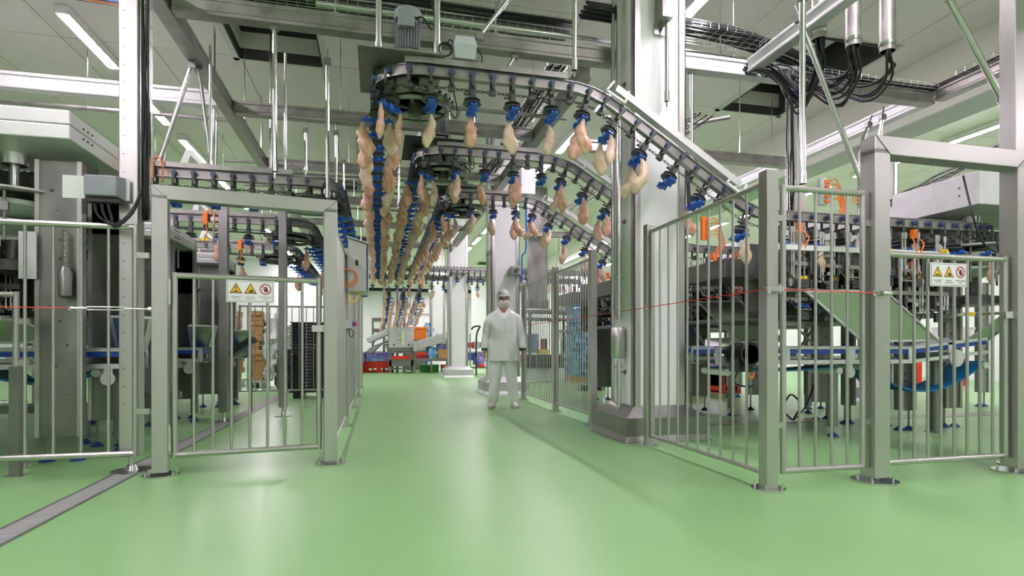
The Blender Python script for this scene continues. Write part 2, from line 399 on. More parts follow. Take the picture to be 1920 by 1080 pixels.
# warning signs hung on the gate leaves
def text_mesh(txt, size, m_, parent, name, R, org, x, z, lab=None):
    cu = bpy.data.curves.new(name, 'FONT'); cu.body = txt; cu.size = size; cu.align_x = 'CENTER'; cu.align_y = 'CENTER'; cu.extrude = .0004
    o = bpy.data.objects.new(name, cu); COL.objects.link(o)
    dg = bpy.context.evaluated_depsgraph_get(); me = bpy.data.meshes.new_from_object(o.evaluated_get(dg)); bpy.data.objects.remove(o)
    me.materials.clear(); me.materials.append(m_)
    M4 = Matrix.Translation(org+R @ Vector((x, 0, z))-LOC[parent.name]) @ R.to_4x4() @ Matrix.Rotation(PI/2, 4, 'X')
    me.transform(M4); o = bpy.data.objects.new(name, me); COL.objects.link(o); o.parent = parent
    if lab: o['label'] = lab
    return o
signw = M('sign_white', (0.86, 0.87, 0.88), .35); signy = M('sign_yellow', (0.92, 0.55, 0.02), .4); signk = M('sign_black', (.02, .02, .02), .5); signr = M('sign_red', (.55, .03, .04), .4)
def sign(c, R, label):
    c = Vector(c); t = thing('warning_sign', label, 'sign', c); W = .325; Hh = .165
    P = lambda x, y, z: c+R @ Vector((x, y, z))
    MB().cbox(c, (W, .006, Hh), R).build('sign_plate', signw, t, bevel=.002)
    m = MB()
    for z in (-Hh/2+.009, Hh/2-.009): m.cbox(P(0,-.0036,z), (W-.018, .001, .002), R)
    for x in (-W/2+.009, W/2-.009): m.cbox(P(x,-.0036,0), (.002, .001, Hh-.018), R)
    m.build('border_line', signk, t)
    def tri(x, z, s, y, mat, nm):
        MB().poly([P(x-s, y, z-s*.85), P(x+s, y, z-s*.85), P(x, y, z+s*.95)], R @ Vector((0, -.0006, 0))).build(nm, mat, t, label=nm.replace('_', ' '))
    for x in (-.098, 0):
        tri(x, .02, .043, -.003, signk, 'triangle_border'); tri(x, .018, .034, -.0038, signy, 'yellow_triangle')
    y = -.0048; th = R @ Vector((0, -.0006, 0))
    # hazard pictograms: pressing bolt over a hand line / hand with cut marks
    m = MB(); m.poly([P(-.102,y,.036), P(-.094,y,.036), P(-.0965,y,.012), P(-.0995,y,.012)], th); m.poly([P(-.118,y,-.002), P(-.10,y,.004), P(-.078,y,-.002), P(-.078,y,-.006), P(-.118,y,-.006)], th); m.build('press_symbol', signk, t)
    m = MB(); m.poly([P(-.008,y,.002), P(.006,y,.013), P(.018,y,.008), P(.02,y,-.006), P(-.004,y,-.008), P(-.014,y,-.004)], th)
    m.poly([P(-.008,y,.018), P(-.004,y,.018), P(-.002,y,.008), P(-.005,y,.008)], th); m.build('hand_symbol', signk, t)
    # prohibition ring with hand
    cx, cz = .103, .02
    m = MB(); m.loft([[P(cx+r_*math.cos(2*PI*k/28), yy, cz+r_*math.sin(2*PI*k/28)) for k in range(28)] for r_, yy in ((.040,-.003), (.040,-.0045), (.033,-.0045), (.033,-.003))], cap=False)
    dd = Vector((-.026, 0, .026)); m.bar(P(cx-.026, -.0055, cz+.026), P(cx+.026, -.0055, cz-.026), .006, .0008, up=R @ Vector((0,-1,0))); m.build('prohibition_ring', signr, t)
    m = MB(); m.poly([P(cx-.012,y,cz-.004), P(cx-.004,y,cz-.022), P(cx+.010,y,cz-.022), P(cx+.016,y,cz-.006), P(cx+.014,y,cz+.004), P(cx-.006,y,cz+.004)], th)
    for k, (dx, l) in enumerate(((-.006, .016), (-.0005, .021), (.005, .020), (.0105, .014))): m.poly([P(cx+dx-.002,y,cz+.003), P(cx+dx+.002,y,cz+.003), P(cx+dx+.002+.002,y,cz+l), P(cx+dx-.001+.002,y,cz+l)], th)
    m.poly([P(cx-.012,y,cz-.006), P(cx-.008,y,cz-.012), P(cx-.02,y,cz+.006), P(cx-.022,y,cz+.002)], th); m.build('stop_hand_symbol', signk, t)
    o = c+R @ Vector((0, -.0035, 0))
    for x, l1, l2 in ((-.098, 'Verletzungsgefahr', 'durch Einzug'), (0, 'Warnung vor', 'Handverletzungen'), (.103, 'Zutritt f\u00fcr Unbefugte', 'verboten')):
        text_mesh(l1, .0098, signk, t, 'caption', R, o, x, -.040); text_mesh(l2, .0098, signk, t, 'caption', R, o, x, -.054)
    m = MB()
    for x in (-.13, .13): m.torus(P(x, .012, Hh/2-.01), .012, .002, 12, 5, R @ Vector((1,0,0)))
    m.build('wire_tie', chrome, t, smooth=True)
    return t
A, B, R = gl; q = A.lerp(B, .507)
sign(q+R @ Vector((0, -.027, 1.33)), R, 'white warning sign with two yellow triangles hung on the left gate')
A, B, R = gr_; q = A.lerp(B, .475)
sign(q+R @ Vector((0, -.027, 1.425)), R, 'white warning sign with two yellow triangles hung on the right gate')

# left fences
fence('wide barred steel fence at the left edge, before the nearest machine', [(-3.62, 4.60, 1.85, .06, .07)], [((-3.55, 4.60), (-1.69, 4.60), .155, 1.775, 10, .021, .0105)], (-2.6, 4.6, 0))
fence('low steel tube guard rail by the conveyor at the left edge', [(-3.67, 5.02, 1.4, .05, .06), (-2.60, 5.03, .52, .04, .05)], [((-3.6, 5.02), (-2.64, 5.02), .50, 1.31, 1, .022, .0105)], (-3.1, 5.02, 0))
XL = -.36
fence('barred steel safety fence along the left of the aisle behind the left gate', [(XL, y, 2.05, .08, .09) for y in (6.82, 8.85, 10.9, 13.0)],
    [((XL, a), (XL, b), .12, 1.95, 14, .017, .008) for a, b in ((4.80, 6.76), (6.88, 8.79), (8.91, 10.84), (10.96, 12.94))], (XL, 9, 0))
fence('barred fence crossing behind the left gate, before the black crates', [(-2.38, 10.6, 1.75, .05, .07), (-.42, 10.6, 1.75, .05, .07)], [((-2.3, 10.6), (-.50, 10.6), .16, 1.62, 14, .017, .008)], (-1.4, 10.6, 0))
fence('distant barred fence crossing behind the far right fence panels', [(2.6, 12.3, 1.85, .06, .08), (6.0, 12.3, 1.85, .06, .08)], [((2.7, 12.3), (5.9, 12.3), .14, 1.75, 20, .017, .008)], (4.3, 12.3, 0))
for x, nm in ((-1.83, 'left'), (-1.22, 'right')):
    t = thing('machine_post', 'slim dark steel support post seen through the left gate, %s of two' % nm, 'post', (x, 7.6+(.45 if nm=='right' else 0), 0))
    yy = t.location.y
    MB().box(x-.05, x+.05, yy-.05, yy+.05, .12, 2.75).build('post_tube', steel_dull, t, bevel=.004)
    MB().cyl((x, yy, 0), (x, yy, .012), .11, 20).cyl((x, yy, .012), (x, yy, .06), .03, 12, .02).cyl((x, yy, .06), (x, yy, .13), .018, 10).build('levelling_foot', chrome, t, smooth=True)
# tall support post on the left with cable ladder, drain side
x, y = -1.765, 4.74
t = thing('support_post', 'tall square steel support post rising to the ceiling beam behind the left fence', 'post', (x, y, 0))
MB().box(x-.062, x+.062, y-.062, y+.062, .12, 3.99).build('post_tube', steel, t, bevel=.006)
MB().cyl((x, y, 0), (x, y, .012), .13, 24).cyl((x, y, .012), (x, y, .05), .045, 14, .03).cyl((x, y, .05), (x, y, .13), .02, 10).build('levelling_foot', chrome, t, smooth=True)
m = MB()
for dz in range(26): m.cyl((x-.03, y-.0625, .5+dz*.13), (x-.03, y-.0635, .5+dz*.13), .005, 6)
m.build('rivet', steel_dark, t, kind='stuff')

# wire mesh cable trays ------------------------------------------------
def tray(name, a, b, w, label, depth=.06, up=(0,0,1), step=.1, wires=5, r=.0028, cables=None, group=None, cat='cable tray', cr=.011):
    a = Vector(a); b = Vector(b); d = (b-a).normalized(); up = Vector(up); side = d.cross(up).normalized(); up = side.cross(d).normalized()
    t = thing(name, label, cat, a, group); m = MB()
    for k in range(wires):
        o = side*(-w/2+w*k/(wires-1)); m.tube([a+o, b+o], r, 4)
    for sg in (-1, 1):
        for h in (depth, depth*.5): m.tube([a+side*sg*w/2+up*h, b+side*sg*w/2+up*h], r, 4)
    m.build('long_wire', chrome, t, kind='stuff')
    m = MB(); L = (b-a).length; n = int(L/step)
    for i in range(n+1):
        p = a+d*(L*i/n); m.tube([p-side*w/2+up*depth, p-side*w/2, p+side*w/2, p+side*w/2+up*depth], r, 4)
    m.build('cross_wire', chrome, t, kind='stuff')
    if cables:
        rnd = random.Random(hash(label) % 1000 if False else len(label))
        for c in range(cables):
            o0 = -w/2+w*(c+.5)/cables; pts = []
            for i in range(9):
                pts.append(a+d*(L*i/8)+side*(o0+rnd.uniform(-.012,.012))+up*(cr+.004+rnd.random()*.02+(c % 3)*cr*.8))
            MB().tube(pts, cr, 6, smooth=2).build('cable', black, t, smooth='all')
    return t
tray('cable_tray', (x+.105, y, 1.85), (x+.105, y, 4.0), .06, 'narrow vertical wire tray with black cables beside the tall left post', depth=.05, up=(0,-1,0), cables=3, step=.14)

# ================================================================ OVERHEAD BEAM GRID
def cprof(w, h):   # box beam with shallow grooves on its sides
    g = w*.09; a, b = w/2, h/2
    return [(-a,-b),(a,-b),(a,-b*.62),(a-g,-b*.5),(a-g,b*.5),(a,b*.62),(a,b),(-a,b),(-a,b*.62),(-a+g,b*.5),(-a+g,-b*.5),(-a,-b*.62)]
def beam(a, b, label, w=.12, h=.15, name='ceiling_beam', hang=(), mat=None, group=None):
    a = Vector(a); b = Vector(b); t = thing(name, label, 'beam', a, group)
    MB().bar(a, b, w, h, prof=cprof(w, h)).build('beam_profile', mat or galv, t, bevel=.004)
    for k, f in enumerate(hang):
        p = a.lerp(b, f); m = MB()
        m.cyl(p+Vector((0,0,h/2)), (p.x, p.y, HC), .008, 6)
        m.cbox(p+Vector((0,0,h/2+.01)), (.08, .08, .012)); m.cyl(p+Vector((0,0,h/2+.016)), p+Vector((0,0,h/2+.035)), .016, 6)
        m.build('hanger_rod', chrome, t)
    return t
ZB = 4.0
beam((-1.87, -1, ZB), (-1.87, 17, ZB), 'long grey steel beam running away overhead on the left', .14, .17, hang=(.25,.4,.55,.7,.85))
beam((2.25, 6.0, ZB-.02), (2.25, 17, ZB-.02), 'long grey steel beam running away overhead behind the near pillar', .14, .17, hang=(.2,.5,.8))
for (yb, nm, h_) in ((5.7, 'first', .17), (8.0, 'second', .16), (10.25, 'third', .15), (12.5, 'fourth', .15), (14.8, 'fifth', .15), (17.6, 'sixth', .15)):
    beam((-1.79, yb, ZB), (2.17 if yb > 6 else 2.44, yb, ZB), 'grey steel cross beam overhead between the two long beams, %s from the camera' % nm, .13, h_, hang=(.33, .7))
beam((-8, 7.9, ZB+.05), (-1.95, 7.9, ZB+.05), 'pale steel cross beam overhead at upper left', .13, .19, mat=satin, hang=(.35,.6,.85))
beam((3.05, 5.6, ZB), (4.62, 5.6, ZB), 'pale steel cross beam just right of the near pillar', .13, .17, mat=satin, hang=(.4,))
beam((4.0, 2.0, ZB), (4.0, 5.5, ZB), 'pale steel beam coming toward the camera at upper right', .12, .15, mat=satin)
beam((3.05, 8.0, ZB-.1), (6.7, 8.0, ZB-.1), 'dark steel cross beam to the right behind the near pillar', .13, .16, hang=(.3,.7))
beam((6.62, 5.7, ZB), (6.62, 20, ZB), 'bright steel beam running away overhead before the cream fascia', .13, .18, mat=satin, hang=(.2,.5,.8))
beam((4.7, 5.6, ZB-.08), (6.55, 5.6, ZB-.08), 'steel beam under the black cable bundles at upper right', .13, .14)
beam((6.62, 1.6, ZB-.04), (6.62, 5.55, ZB-.04), 'steel beam under the cable tray at the right edge', .13, .14)
beam((3.05, 14.5, ZB-.1), (6.5, 14.5, ZB-.1), 'far grey cross beam right of the pillars', .13, .15)
beam((-6, 3.3, ZB+.1), (-1.95, 3.3, ZB+.1), 'pale steel channel beam at the top left corner', .1, .12, mat=satin)
# thin pipes
def pipe(pts, r, label, mat=None, name='pipe', clamps=(), group=None, smooth=0, cat='pipe'):
    t = thing(name, label, cat, pts[0], group)
    MB().tube(pts, r, 10, smooth).build('pipe_run', mat or chrome, t, smooth=True)
    P = [Vector(p) for p in pts]
    for i, f in enumerate(clamps):
        p = P[0].lerp(P[-1], f); d = (P[-1]-P[0]).normalized()
        MB().cyl(p-d*.012, p+d*.012, r*1.25, 10).build('clamp', steel_dull, t, smooth=True)
        if abs(d.z) < .5: MB().cyl(p, (p.x, p.y, HC), .005, 5).build('hanger', steel_dull, t)
    return t
pipe([(-8, 7.0, 4.75), (-1.2, 7.0, 4.75)], .028, 'thin grey pipe under the ceiling at top left', galv, clamps=(.3,.6,.9))
pipe([(-8, 9.4, 4.35), (-1.95, 9.4, 4.35)], .03, 'grey pipe under the pale beam at upper left', galv, clamps=(.4,.65,.9))
pipe([(-6.3, 12.5, 4.5), (-2.2, 12.5, 4.5)], .03, 'grey pipe crossing behind the left lamps', galv, clamps=(.5,.8))
for k in range(7):
    pipe([(-2.8, 11.6+k*.55, 4.4), (2.0, 11.6+k*.55, 4.4)], .026, 'thin ceiling pipe in the parallel bank, %s from the camera' % nth(k), galv, clamps=(.5,), group='bank of parallel ceiling pipes')
pipe([(-.6, 6.0, 4.35), (2.6, 6.0, 4.35), (2.75, 6.0, 4.35), (5.3, 6.0, 4.35)], .03, 'bright horizontal pipe under the ceiling crossing behind the near pillar', chrome, clamps=(.2,.8))
pipe([(-1.8, 5.2, 4.3), (.3, 5.2, 4.3), (.36, 5.2, 4.2)], .028, 'pipe with bent end above the big motor', galv, clamps=(.3,.7))
pipe([(.4, 7.1, 3.9), (2.4, 7.1, 3.9)], .025, 'thin horizontal pipe behind the nearest rail', galv, clamps=(.4,))
pipe([(3.05, 7.4, 4.1), (4.3, 7.4, 4.1), (4.75, 7.0, 4.1)], .028, 'pipe with angled end right of the near pillar', galv, clamps=(.5,))
# suspension tubes (stainless) hanging from the beams, each with bracket
def hang_tube(px, ytop, ybot, Y, label, r=.02, tilt=None):
    a = atY(px, ytop, Y); b = atY(tilt if tilt is not None else px, ybot, Y)
    t = thing('suspension_tube', label, 'tube', a); d = (a-b).normalized()
    MB().tube([a, b], r, 12).build('tube', chrome, t, smooth=True)
    MB().cbox(a-d*.03, (.07, .05, .06)).cyl(a-d*.0, a+d*.10, .009, 8).build('clevis', steel_dull, t)
    m = MB().cyl(b, b+d*.10, r*1.35, 12); m.cyl(b-d*.06, b, .008, 8); m.build('end_sleeve', chrome, t, smooth=True)
    return t
zt = 45
hang_tube(515, zt, 322, 5.7, 'bright vertical suspension tube left of the centre, hung from the first cross beam', .022)
hang_tube(614, 110, 372, 6.1, 'bright vertical suspension tube above the left gate post', .02)
hang_tube(710, -20, 102, 4.95, 'bright vertical tube holding the drive plate, left of the big motor', .026)
hang_tube(820, -20, 104, 4.9, 'bright vertical tube right of the big motor', .026)
hang_tube(1077, -20, 132, 5.0, 'vertical tube holding the nearest rail before its bend', .022)
hang_tube(1250, -20, 190, 5.12, 'vertical tube with hook before the white pillar face', .02)
hang_tube(1297, 128, 300, 5.6, 'vertical tube just right of the near pillar', .02)
hang_tube(895, 74, -30, 4.95, 'slanting tube brace above the grey junction box', .02, tilt=975)
hang_tube(573, 240, 320, 8.0, 'short vertical tube behind, hung from the second cross beam', .018)
hang_tube(630, 245, 370, 8.0, 'thin vertical tube near the left lane', .018)
hang_tube(785, 180, 330, 8.0, 'vertical tube behind the nearest drive wheel', .022)
hang_tube(888, 160, 280, 8.0, 'vertical tube behind the nearest rail', .018)
hang_tube(645, 300, 380, 10.2, 'short distant tube left of the near lane', .018)
hang_tube(748, 300, 390, 10.2, 'short distant tube right of the near lane', .018)
hang_tube(362, 118, 305, 6.6, 'slanting brace tube at left, leaning outward', .024, tilt=298)
hang_tube(372, 120, 320, 6.7, 'nearly vertical brace tube at left below the long beam', .02, tilt=397)
hang_tube(1505, -10, 345, 4.35, 'bright vertical tube at the right beside the tray beam', .026)
hang_tube(1497, 30, 360, 4.5, 'long diagonal brace tube crossing behind the right tray', .024, tilt=1622)
hang_tube(1775, -10, 200, 4.0, 'long diagonal brace tube at the upper right', .028, tilt=1886)
hang_tube(1630, 230, 262, 5.8, 'short tube hung under the bright beam, left one', .018, tilt=1618)
hang_tube(1655, 215, 262, 5.6, 'short tube hung under the bright beam, right one', .018, tilt=1648)
hang_tube(968, 100, 140, 5.7, 'short slanting tube near the rail bend', .016, tilt=945)
# tall profile post and tubes on the right
p = atY(1487, 140, 5.3)
t = thing('support_post', 'tall square steel support post behind the right tray with vertical cables', 'post', (p.x, 5.3, 2.2))
MB().box(p.x-.045, p.x+.08, 5.2, 5.32, 1.9, 3.9).build('post_tube', steel, t, bevel=.005)
tray('cable_tray', (p.x-.1, 5.25, 2.2), (p.x-.1, 5.25, 3.85), .07, 'narrow vertical wire tray with cables beside the right support post', up=(0,-1,0), cables=3, step=.12)
t = thing('support_post', 'wide square steel post rising out of the right gate frame at the right edge', 'post', (4.8, 3.42, 0))
MB().box(4.74, 4.86, 3.36, 3.48, .1, 4.6).build('post_tube', steel, t, bevel=.006)
MB().cyl((4.80, 3.42, 0), (4.80, 3.42, .014), .10, 24).cyl((4.80, 3.42, .014), (4.80, 3.42, .1), .03, 12).build('levelling_foot', chrome, t, smooth=True)
# pipes in front of the near pillar (left face) with tank
px_ = 2.40; py_ = 5.42
t = thing('pipe_run', 'bright vertical pipe with a steel cylinder clamped to the left face of the near pillar', 'pipe', (px_, py_, .3))
MB().tube([(px_, py_, .30), (px_, py_, .78)], .025, 12).build('lower_pipe', chrome, t, smooth=True)
MB().tube([(px_, py_, 1.20), (px_, py_, HC)], .03, 12).tube([(px_-.01, py_+.13, .5), (px_-.01, py_+.13, HC)], .018, 10).build('upper_pipe', chrome, t, smooth=True)
MB().lathe([(.03,.80),(.062,.805),(.072,.82),(.072,1.10),(.062,1.118),(.03,1.12)], (px_-.01, py_, 0), 22).build('cylinder_tank', steel, t, smooth=True)
for z in (.72, 1.32, 1.62, 3.3): MB().lathe([(.03,z-.012),(.045,z-.01),(.045,z+.01),(.03,z+.012)], (px_, py_, 0), 16).build('pipe_flange', chrome, t, smooth=True)
for z in (.66, 2.2, 3.6): MB().bar((px_, py_, z), (2.46, py_, z), .014, .014).cyl((2.455, py_, z), (2.463, py_, z), .025, 10).build('wall_clamp', steel_dull, t)
# steel square bracket & tube on the pillar face
t = thing('wall_bracket', 'steel angle bracket bolted high on the near pillar face', 'bracket', (2.72, 5.19, 3.9))
MB().box(2.68, 2.80, 5.04, 5.19, 4.12, 4.9).build('bracket_body', steel_dull, t, bevel=.004); MB().box(2.67, 2.81, 5.185, 5.195, 4.02, 4.12).build('flange', chrome, t); MB().cyl((2.74, 5.185, 4.07), (2.74, 5.17, 4.07), .018, 6).build('bolt', steel_dark, t)
# red pull cord lines
def cord(a, b, label, turn_at_b=True, sag=0.0):
    a = Vector(a); b = Vector(b); t = thing('pull_cord', label, 'rope', a)
    MB().tube([a, a.lerp(b,.5)-Vector((0,0,sag)), b], .0035, 6, 4).build('rope', redrope, t, smooth=True)
    for p in ((a, b) if turn_at_b else (a,)): MB().torus(p, .014, .003, 12, 5, (0,1,0)).build('ring', chrome, t, smooth=True)
    return t
cord((XR-.05, 3.15, 1.285), (XR-.05, 12.0, 1.28), 'red emergency pull cord running back along the right aisle fence', sag=.01)
c2 = cord((XR+.02, 3.14, 1.285), (3.20, 3.12, 1.275), 'red emergency pull cord across the narrow panel to the right gate frame')
t = thing('cord_tensioner', 'chrome turnbuckle tying the red cord to the right gate frame', 'turnbuckle', (3.2, 3.12, 1.275))
MB().tube([(3.205,3.12,1.275),(3.24,3.12,1.275),(3.255,3.12,1.275)], .005, 6).build('eye_rod', chrome, t, smooth=True); MB().cyl((3.25,3.12,1.275),(3.33,3.13,1.275),.017,12).build('spring_tube', chrome, t, smooth=True)
for y in (4.80, 6.22, 7.66): tag(MB().torus((XR-.05, y, 1.283), .016, .004, 12, 5, (0,1,0)).box(XR-.05, XR-.035, y, y+.012, 1.27, 1.295).build('cord_eye', chrome), 'small chrome eye holding the red cord on the %s' % {4.8:'post before the near pillar', 6.22:'post behind the near pillar', 7.66:'middle far fence post'}[y], 'eye bolt')
tag(MB().box(XR-.07, XR+.05, 3.12, 3.155, 1.27, 1.30).cyl((XR-.05,3.13,1.255),(XR-.05,3.13,1.315),.01,8).cyl((XR+.03,3.13,1.255),(XR+.03,3.13,1.315),.01,8).build('cord_guide', chrome), 'chrome cord guide on the near corner fence post', 'bracket')
cord((-3.55, 4.50, 1.19), (-2.05, 4.50, 1.185), 'red emergency pull cord across the left fence')
t = thing('cord_tensioner', 'chrome turnbuckle between the left red cord and the left gate post', 'turnbuckle', (-2.0, 4.5, 1.185))
MB().tube([(-2.05,4.5,1.185),(-1.95,4.5,1.185)], .006, 6).tube([(-1.72,4.5,1.185),(-1.56,4.5,1.185)], .006, 6).build('eye_rod', chrome, t, smooth=True)
MB().tube([(-1.95,4.5,1.195),(-1.72,4.5,1.195)], .004, 5).tube([(-1.95,4.5,1.175),(-1.72,4.5,1.175)], .004, 5).build('turnbuckle_body', chrome, t, smooth=True)
MB().cyl((-1.57,4.5,1.185),(-1.55,4.5,1.185),.018,10).build('eye_nut', chrome, t)
# control box on the aisle fence, e-stop
t = thing('control_cabinet', 'stainless control cabinet with sloping top on the left aisle fence', 'cabinet', (-.27, 7.0, 1.5))
m = MB(); x0, x1, ya, yb = -.32, -.12, 6.55, 7.0
m.loft([[(x0,ya,1.53),(x1,ya,1.53),(x1,yb,1.53),(x0,yb,1.53)], [(x0,ya,2.12),(x1,ya,2.06),(x1,yb,2.06),(x0,yb,2.12)]]).build('cabinet_body', steel, t, bevel=.006)
MB().loft([[(x0-.01,ya-.03,2.125),(x1+.02,ya-.03,2.06),(x1+.02,yb+.02,2.06),(x0-.01,yb+.02,2.125)], [(x0-.01,ya-.03,2.14),(x1+.02,ya-.03,2.075),(x1+.02,yb+.02,2.075),(x0-.01,yb+.02,2.14)]]).build('rain_hood', steel, t)
MB().box(x1+.002, x1+.02, ya+.02, yb-.02, 1.56, 2.03).build('cabinet_door', steel, t, bevel=.003)
MB().box(x1+.001, x1+.012, ya+.004, ya+.018, 1.56, 2.03).build('door_seal', navy, t)
MB().box(-.24, -.21, ya-.008, ya, 1.82, 1.88).build('lock_plate', blackp, t)
t = thing('emergency_stop', 'small grey box with red mushroom button on the aisle post below the cabinet', 'emergency stop', (-.3, 6.76, 1.2))
MB().box(-.36, -.28, 6.74, 6.79, 1.13, 1.23).build('stop_housing', greybox, t, bevel=.004); MB().lathe([(.012,0),(.014,.025),(.026,.027),(.028,.04),(.015,.05)], (-.28, 6.765, 1.18), 14, 'x').build('mushroom_button', M('stop_red', (.75,.01,.02), .3), t, smooth=True)
MB().cyl((-.28,6.765,1.18),(-.265,6.765,1.18),.03,14).build('collar', bluep, t); MB().tube([(-.32,6.77,1.13),(-.31,6.75,1.05),(-.28,6.74,1.03),(-.27,6.75,1.09),(-.3,6.77,1.12)], .006, 6, 3).build('lead', black, t, smooth=True)
tag(MB().tube([(-.30,6.6,1.52),(-.31,6.55,1.44),(-.27,6.5,1.40),(-.22,6.55,1.46),(-.2,6.6,1.53)], .008, 6, 4).build('yellow_cable', yellow), 'yellow looped cable under the control cabinet', 'cable')
for k in range(3): tag(MB().torus((-.315-.0*k, 6.52-.01*k, 1.70-.015*k), .075+.012*k, .0045, 20, 5, (0,1,.1)).build('orange_cable_coil', orange, smooth=True), 'thin orange cable loop beside the control cabinet, %s ring' % ('smallest','middle','largest')[k], 'cable')
# cable bundles upper right, tray
def bundle(name, paths, r, label, mat=None, parts='cable', ties=()):
    t = thing(name, label, 'cable bundle', paths[0][0])
    for pth in paths: MB().tube(pth, r, 6, 5).build(parts, mat or black, t, smooth='all')
    for p in ties: MB().torus(p, .04, .004, 10, 4, (1,0,.2)).build('blue_tie', bluep, t, smooth=True)
    return t
rnd = random.Random(7)
def jit(p, s): return (p[0]+rnd.uniform(-s,s), p[1]+rnd.uniform(-s,s), p[2]+rnd.uniform(-s,s))
for k, (px, pyb, Y, nm) in enumerate(((1536, 75, 4.6, 'left'), (1600, 88, 4.4, 'middle'), (1664, 97, 4.25, 'right'))):
    b = atY(px, pyb, Y); r = .065
    t = thing('conduit_duct', 'grey ceiling duct tube with black cables spilling out, %s of three' % nm, 'duct', (b.x, b.y, HC))
    MB().lathe([(r, 0), (r, HC-b.z), (r-.008, HC-b.z), (r-.008, 0)], (b.x, b.y, b.z), 20).build('duct_tube', galv, t, smooth=True)
    MB().lathe([(r+.002, .05), (r+.008, .05), (r+.008, .08), (r+.002, .08)], (b.x, b.y, b.z), 20).build('duct_clamp', chrome, t, smooth=True)
    paths = []
    for c in range((13, 9, 5)[k]):
        s = jit((b.x, b.y, b.z+.3), .035); s2 = jit((b.x, b.y, b.z-.02), .035)
        drop = (.45, .25, .22)[k]+rnd.uniform(-.12,.12); dx = (.12, .16, .16)[k]
        m1 = jit((b.x+dx*.6, b.y+.1, b.z-drop*.6), .05); m2 = jit((b.x+dx*.6, b.y+.35, b.z-drop), .05)
        e = jit((b.x-.10, 5.6, 4.0), .06)
        paths.append([s, s2, m1, m2, jit((e[0]+.15, 5.3, 3.88), .05), e])
    bundle('cable_bundle', paths, .012, 'black cables hanging from the %s ceiling duct tube' % nm, ties=(paths[0][3],))
# big horizontal bundle right of the pillar
paths = []
for c in range(20):
    z = 4.40+.016*(c % 5)+rnd.uniform(-.01,.01); yy = 5.52+.03*(c//2)
    paths.append([(2.1,yy,z+.02),(3.2,yy,z),(3.9,yy+.02,z-.03+rnd.uniform(-.02,.02)),(4.6,yy,z-.18),(5.2,yy,4.06+.012*(c%5)),(6.4,yy,4.02+.012*(c%5)),(6.58,yy-.2,4.03+.012*(c%5)),(6.58+.012*(c%4),3.8,4.05+.01*(c%5)),(6.6+.012*(c%4),1.8,4.08+.01*(c%5))])
bundle('cable_bundle', paths, .014, 'long black cable bundle running right of the near pillar over the beam', ties=((3.6,5.6,4.42),(4.2,5.6,4.38),(5.5,5.6,4.06)))
tray('cable_tray', (-1.9, 6.2, 4.42), (2.1, 6.2, 4.42), .22, 'wire tray with black cables above the first cross beam, left of the near pillar', cables=9, cr=.014)
tray('cable_tray', (-1.9, 6.25, 4.62), (2.2, 6.25, 4.60), .12, 'upper thin wire tray with black cables near the ceiling', cables=5, depth=.12, cr=.014)
tray('cable_tray', (2.02, 6.3, 4.12), (2.02, 10.5, 4.12), .24, 'dark wire tray along the long beam left of the near pillar', cables=8, cr=.014)
tray('cable_tray', (3.05, 5.62, 4.34), (4.7, 5.62, 4.30), .34, 'wire tray carrying the black bundle right of the near pillar')
tray('cable_tray', (4.7, 5.6, 3.99), (6.5, 5.6, 3.99), .3, 'wire tray carrying the black bundle over the right beam')
tray('cable_tray', (6.6, 5.2, 4.03), (6.6, 1.7, 4.03), .3, 'wire tray carrying cables toward the camera at the right edge')
tray('cable_tray', (4.0, 2.0, 4.08), (4.0, 5.3, 4.08), .1, 'small ladder tray on top of the pale beam at upper right', depth=.07)
tray('cable_tray', (-3.9, 6.2, 4.28), (-1.9, 6.2, 4.20), .1, 'thin tray with blue and orange cables before the pale beam')
t = thing('hose_run', 'blue and orange hoses along the thin tray at upper left, turning down', 'hose', (-3.9, 6.2, 4.25))
for k, mt_ in enumerate((bluep, bluep, orange, orange, black)):
    o = .02*k; MB().tube([(-1.9,6.18+o,4.21),(-2.8,6.18+o,4.24),(-3.75,6.18+o,4.28),(-3.92,6.18+o,4.2),(-3.93,6.18+o,3.9),(-3.93+.01*k,6.18+o,2.75)], .009, 6, 4).build('hose', mt_, t, smooth='all')
tray('cable_tray', (3.9, 13, 3.75), (3.9, 6.3, 3.75), .3, 'dark wire tray running away right of the near pillar', cables=4)
# vertical loops of thick cable right of pillar
bundle('cable_bundle', [[(3.15,6.3+.03*k,3.6+.03*k),(3.45,6.3+.03*k,3.62+.03*k),(3.62,6.3,3.5),(3.68,6.3,3.1),(3.7+.01*k,6.3,2.6)] for k in range(4)], .018, 'thick black cables bending down right of the near pillar')

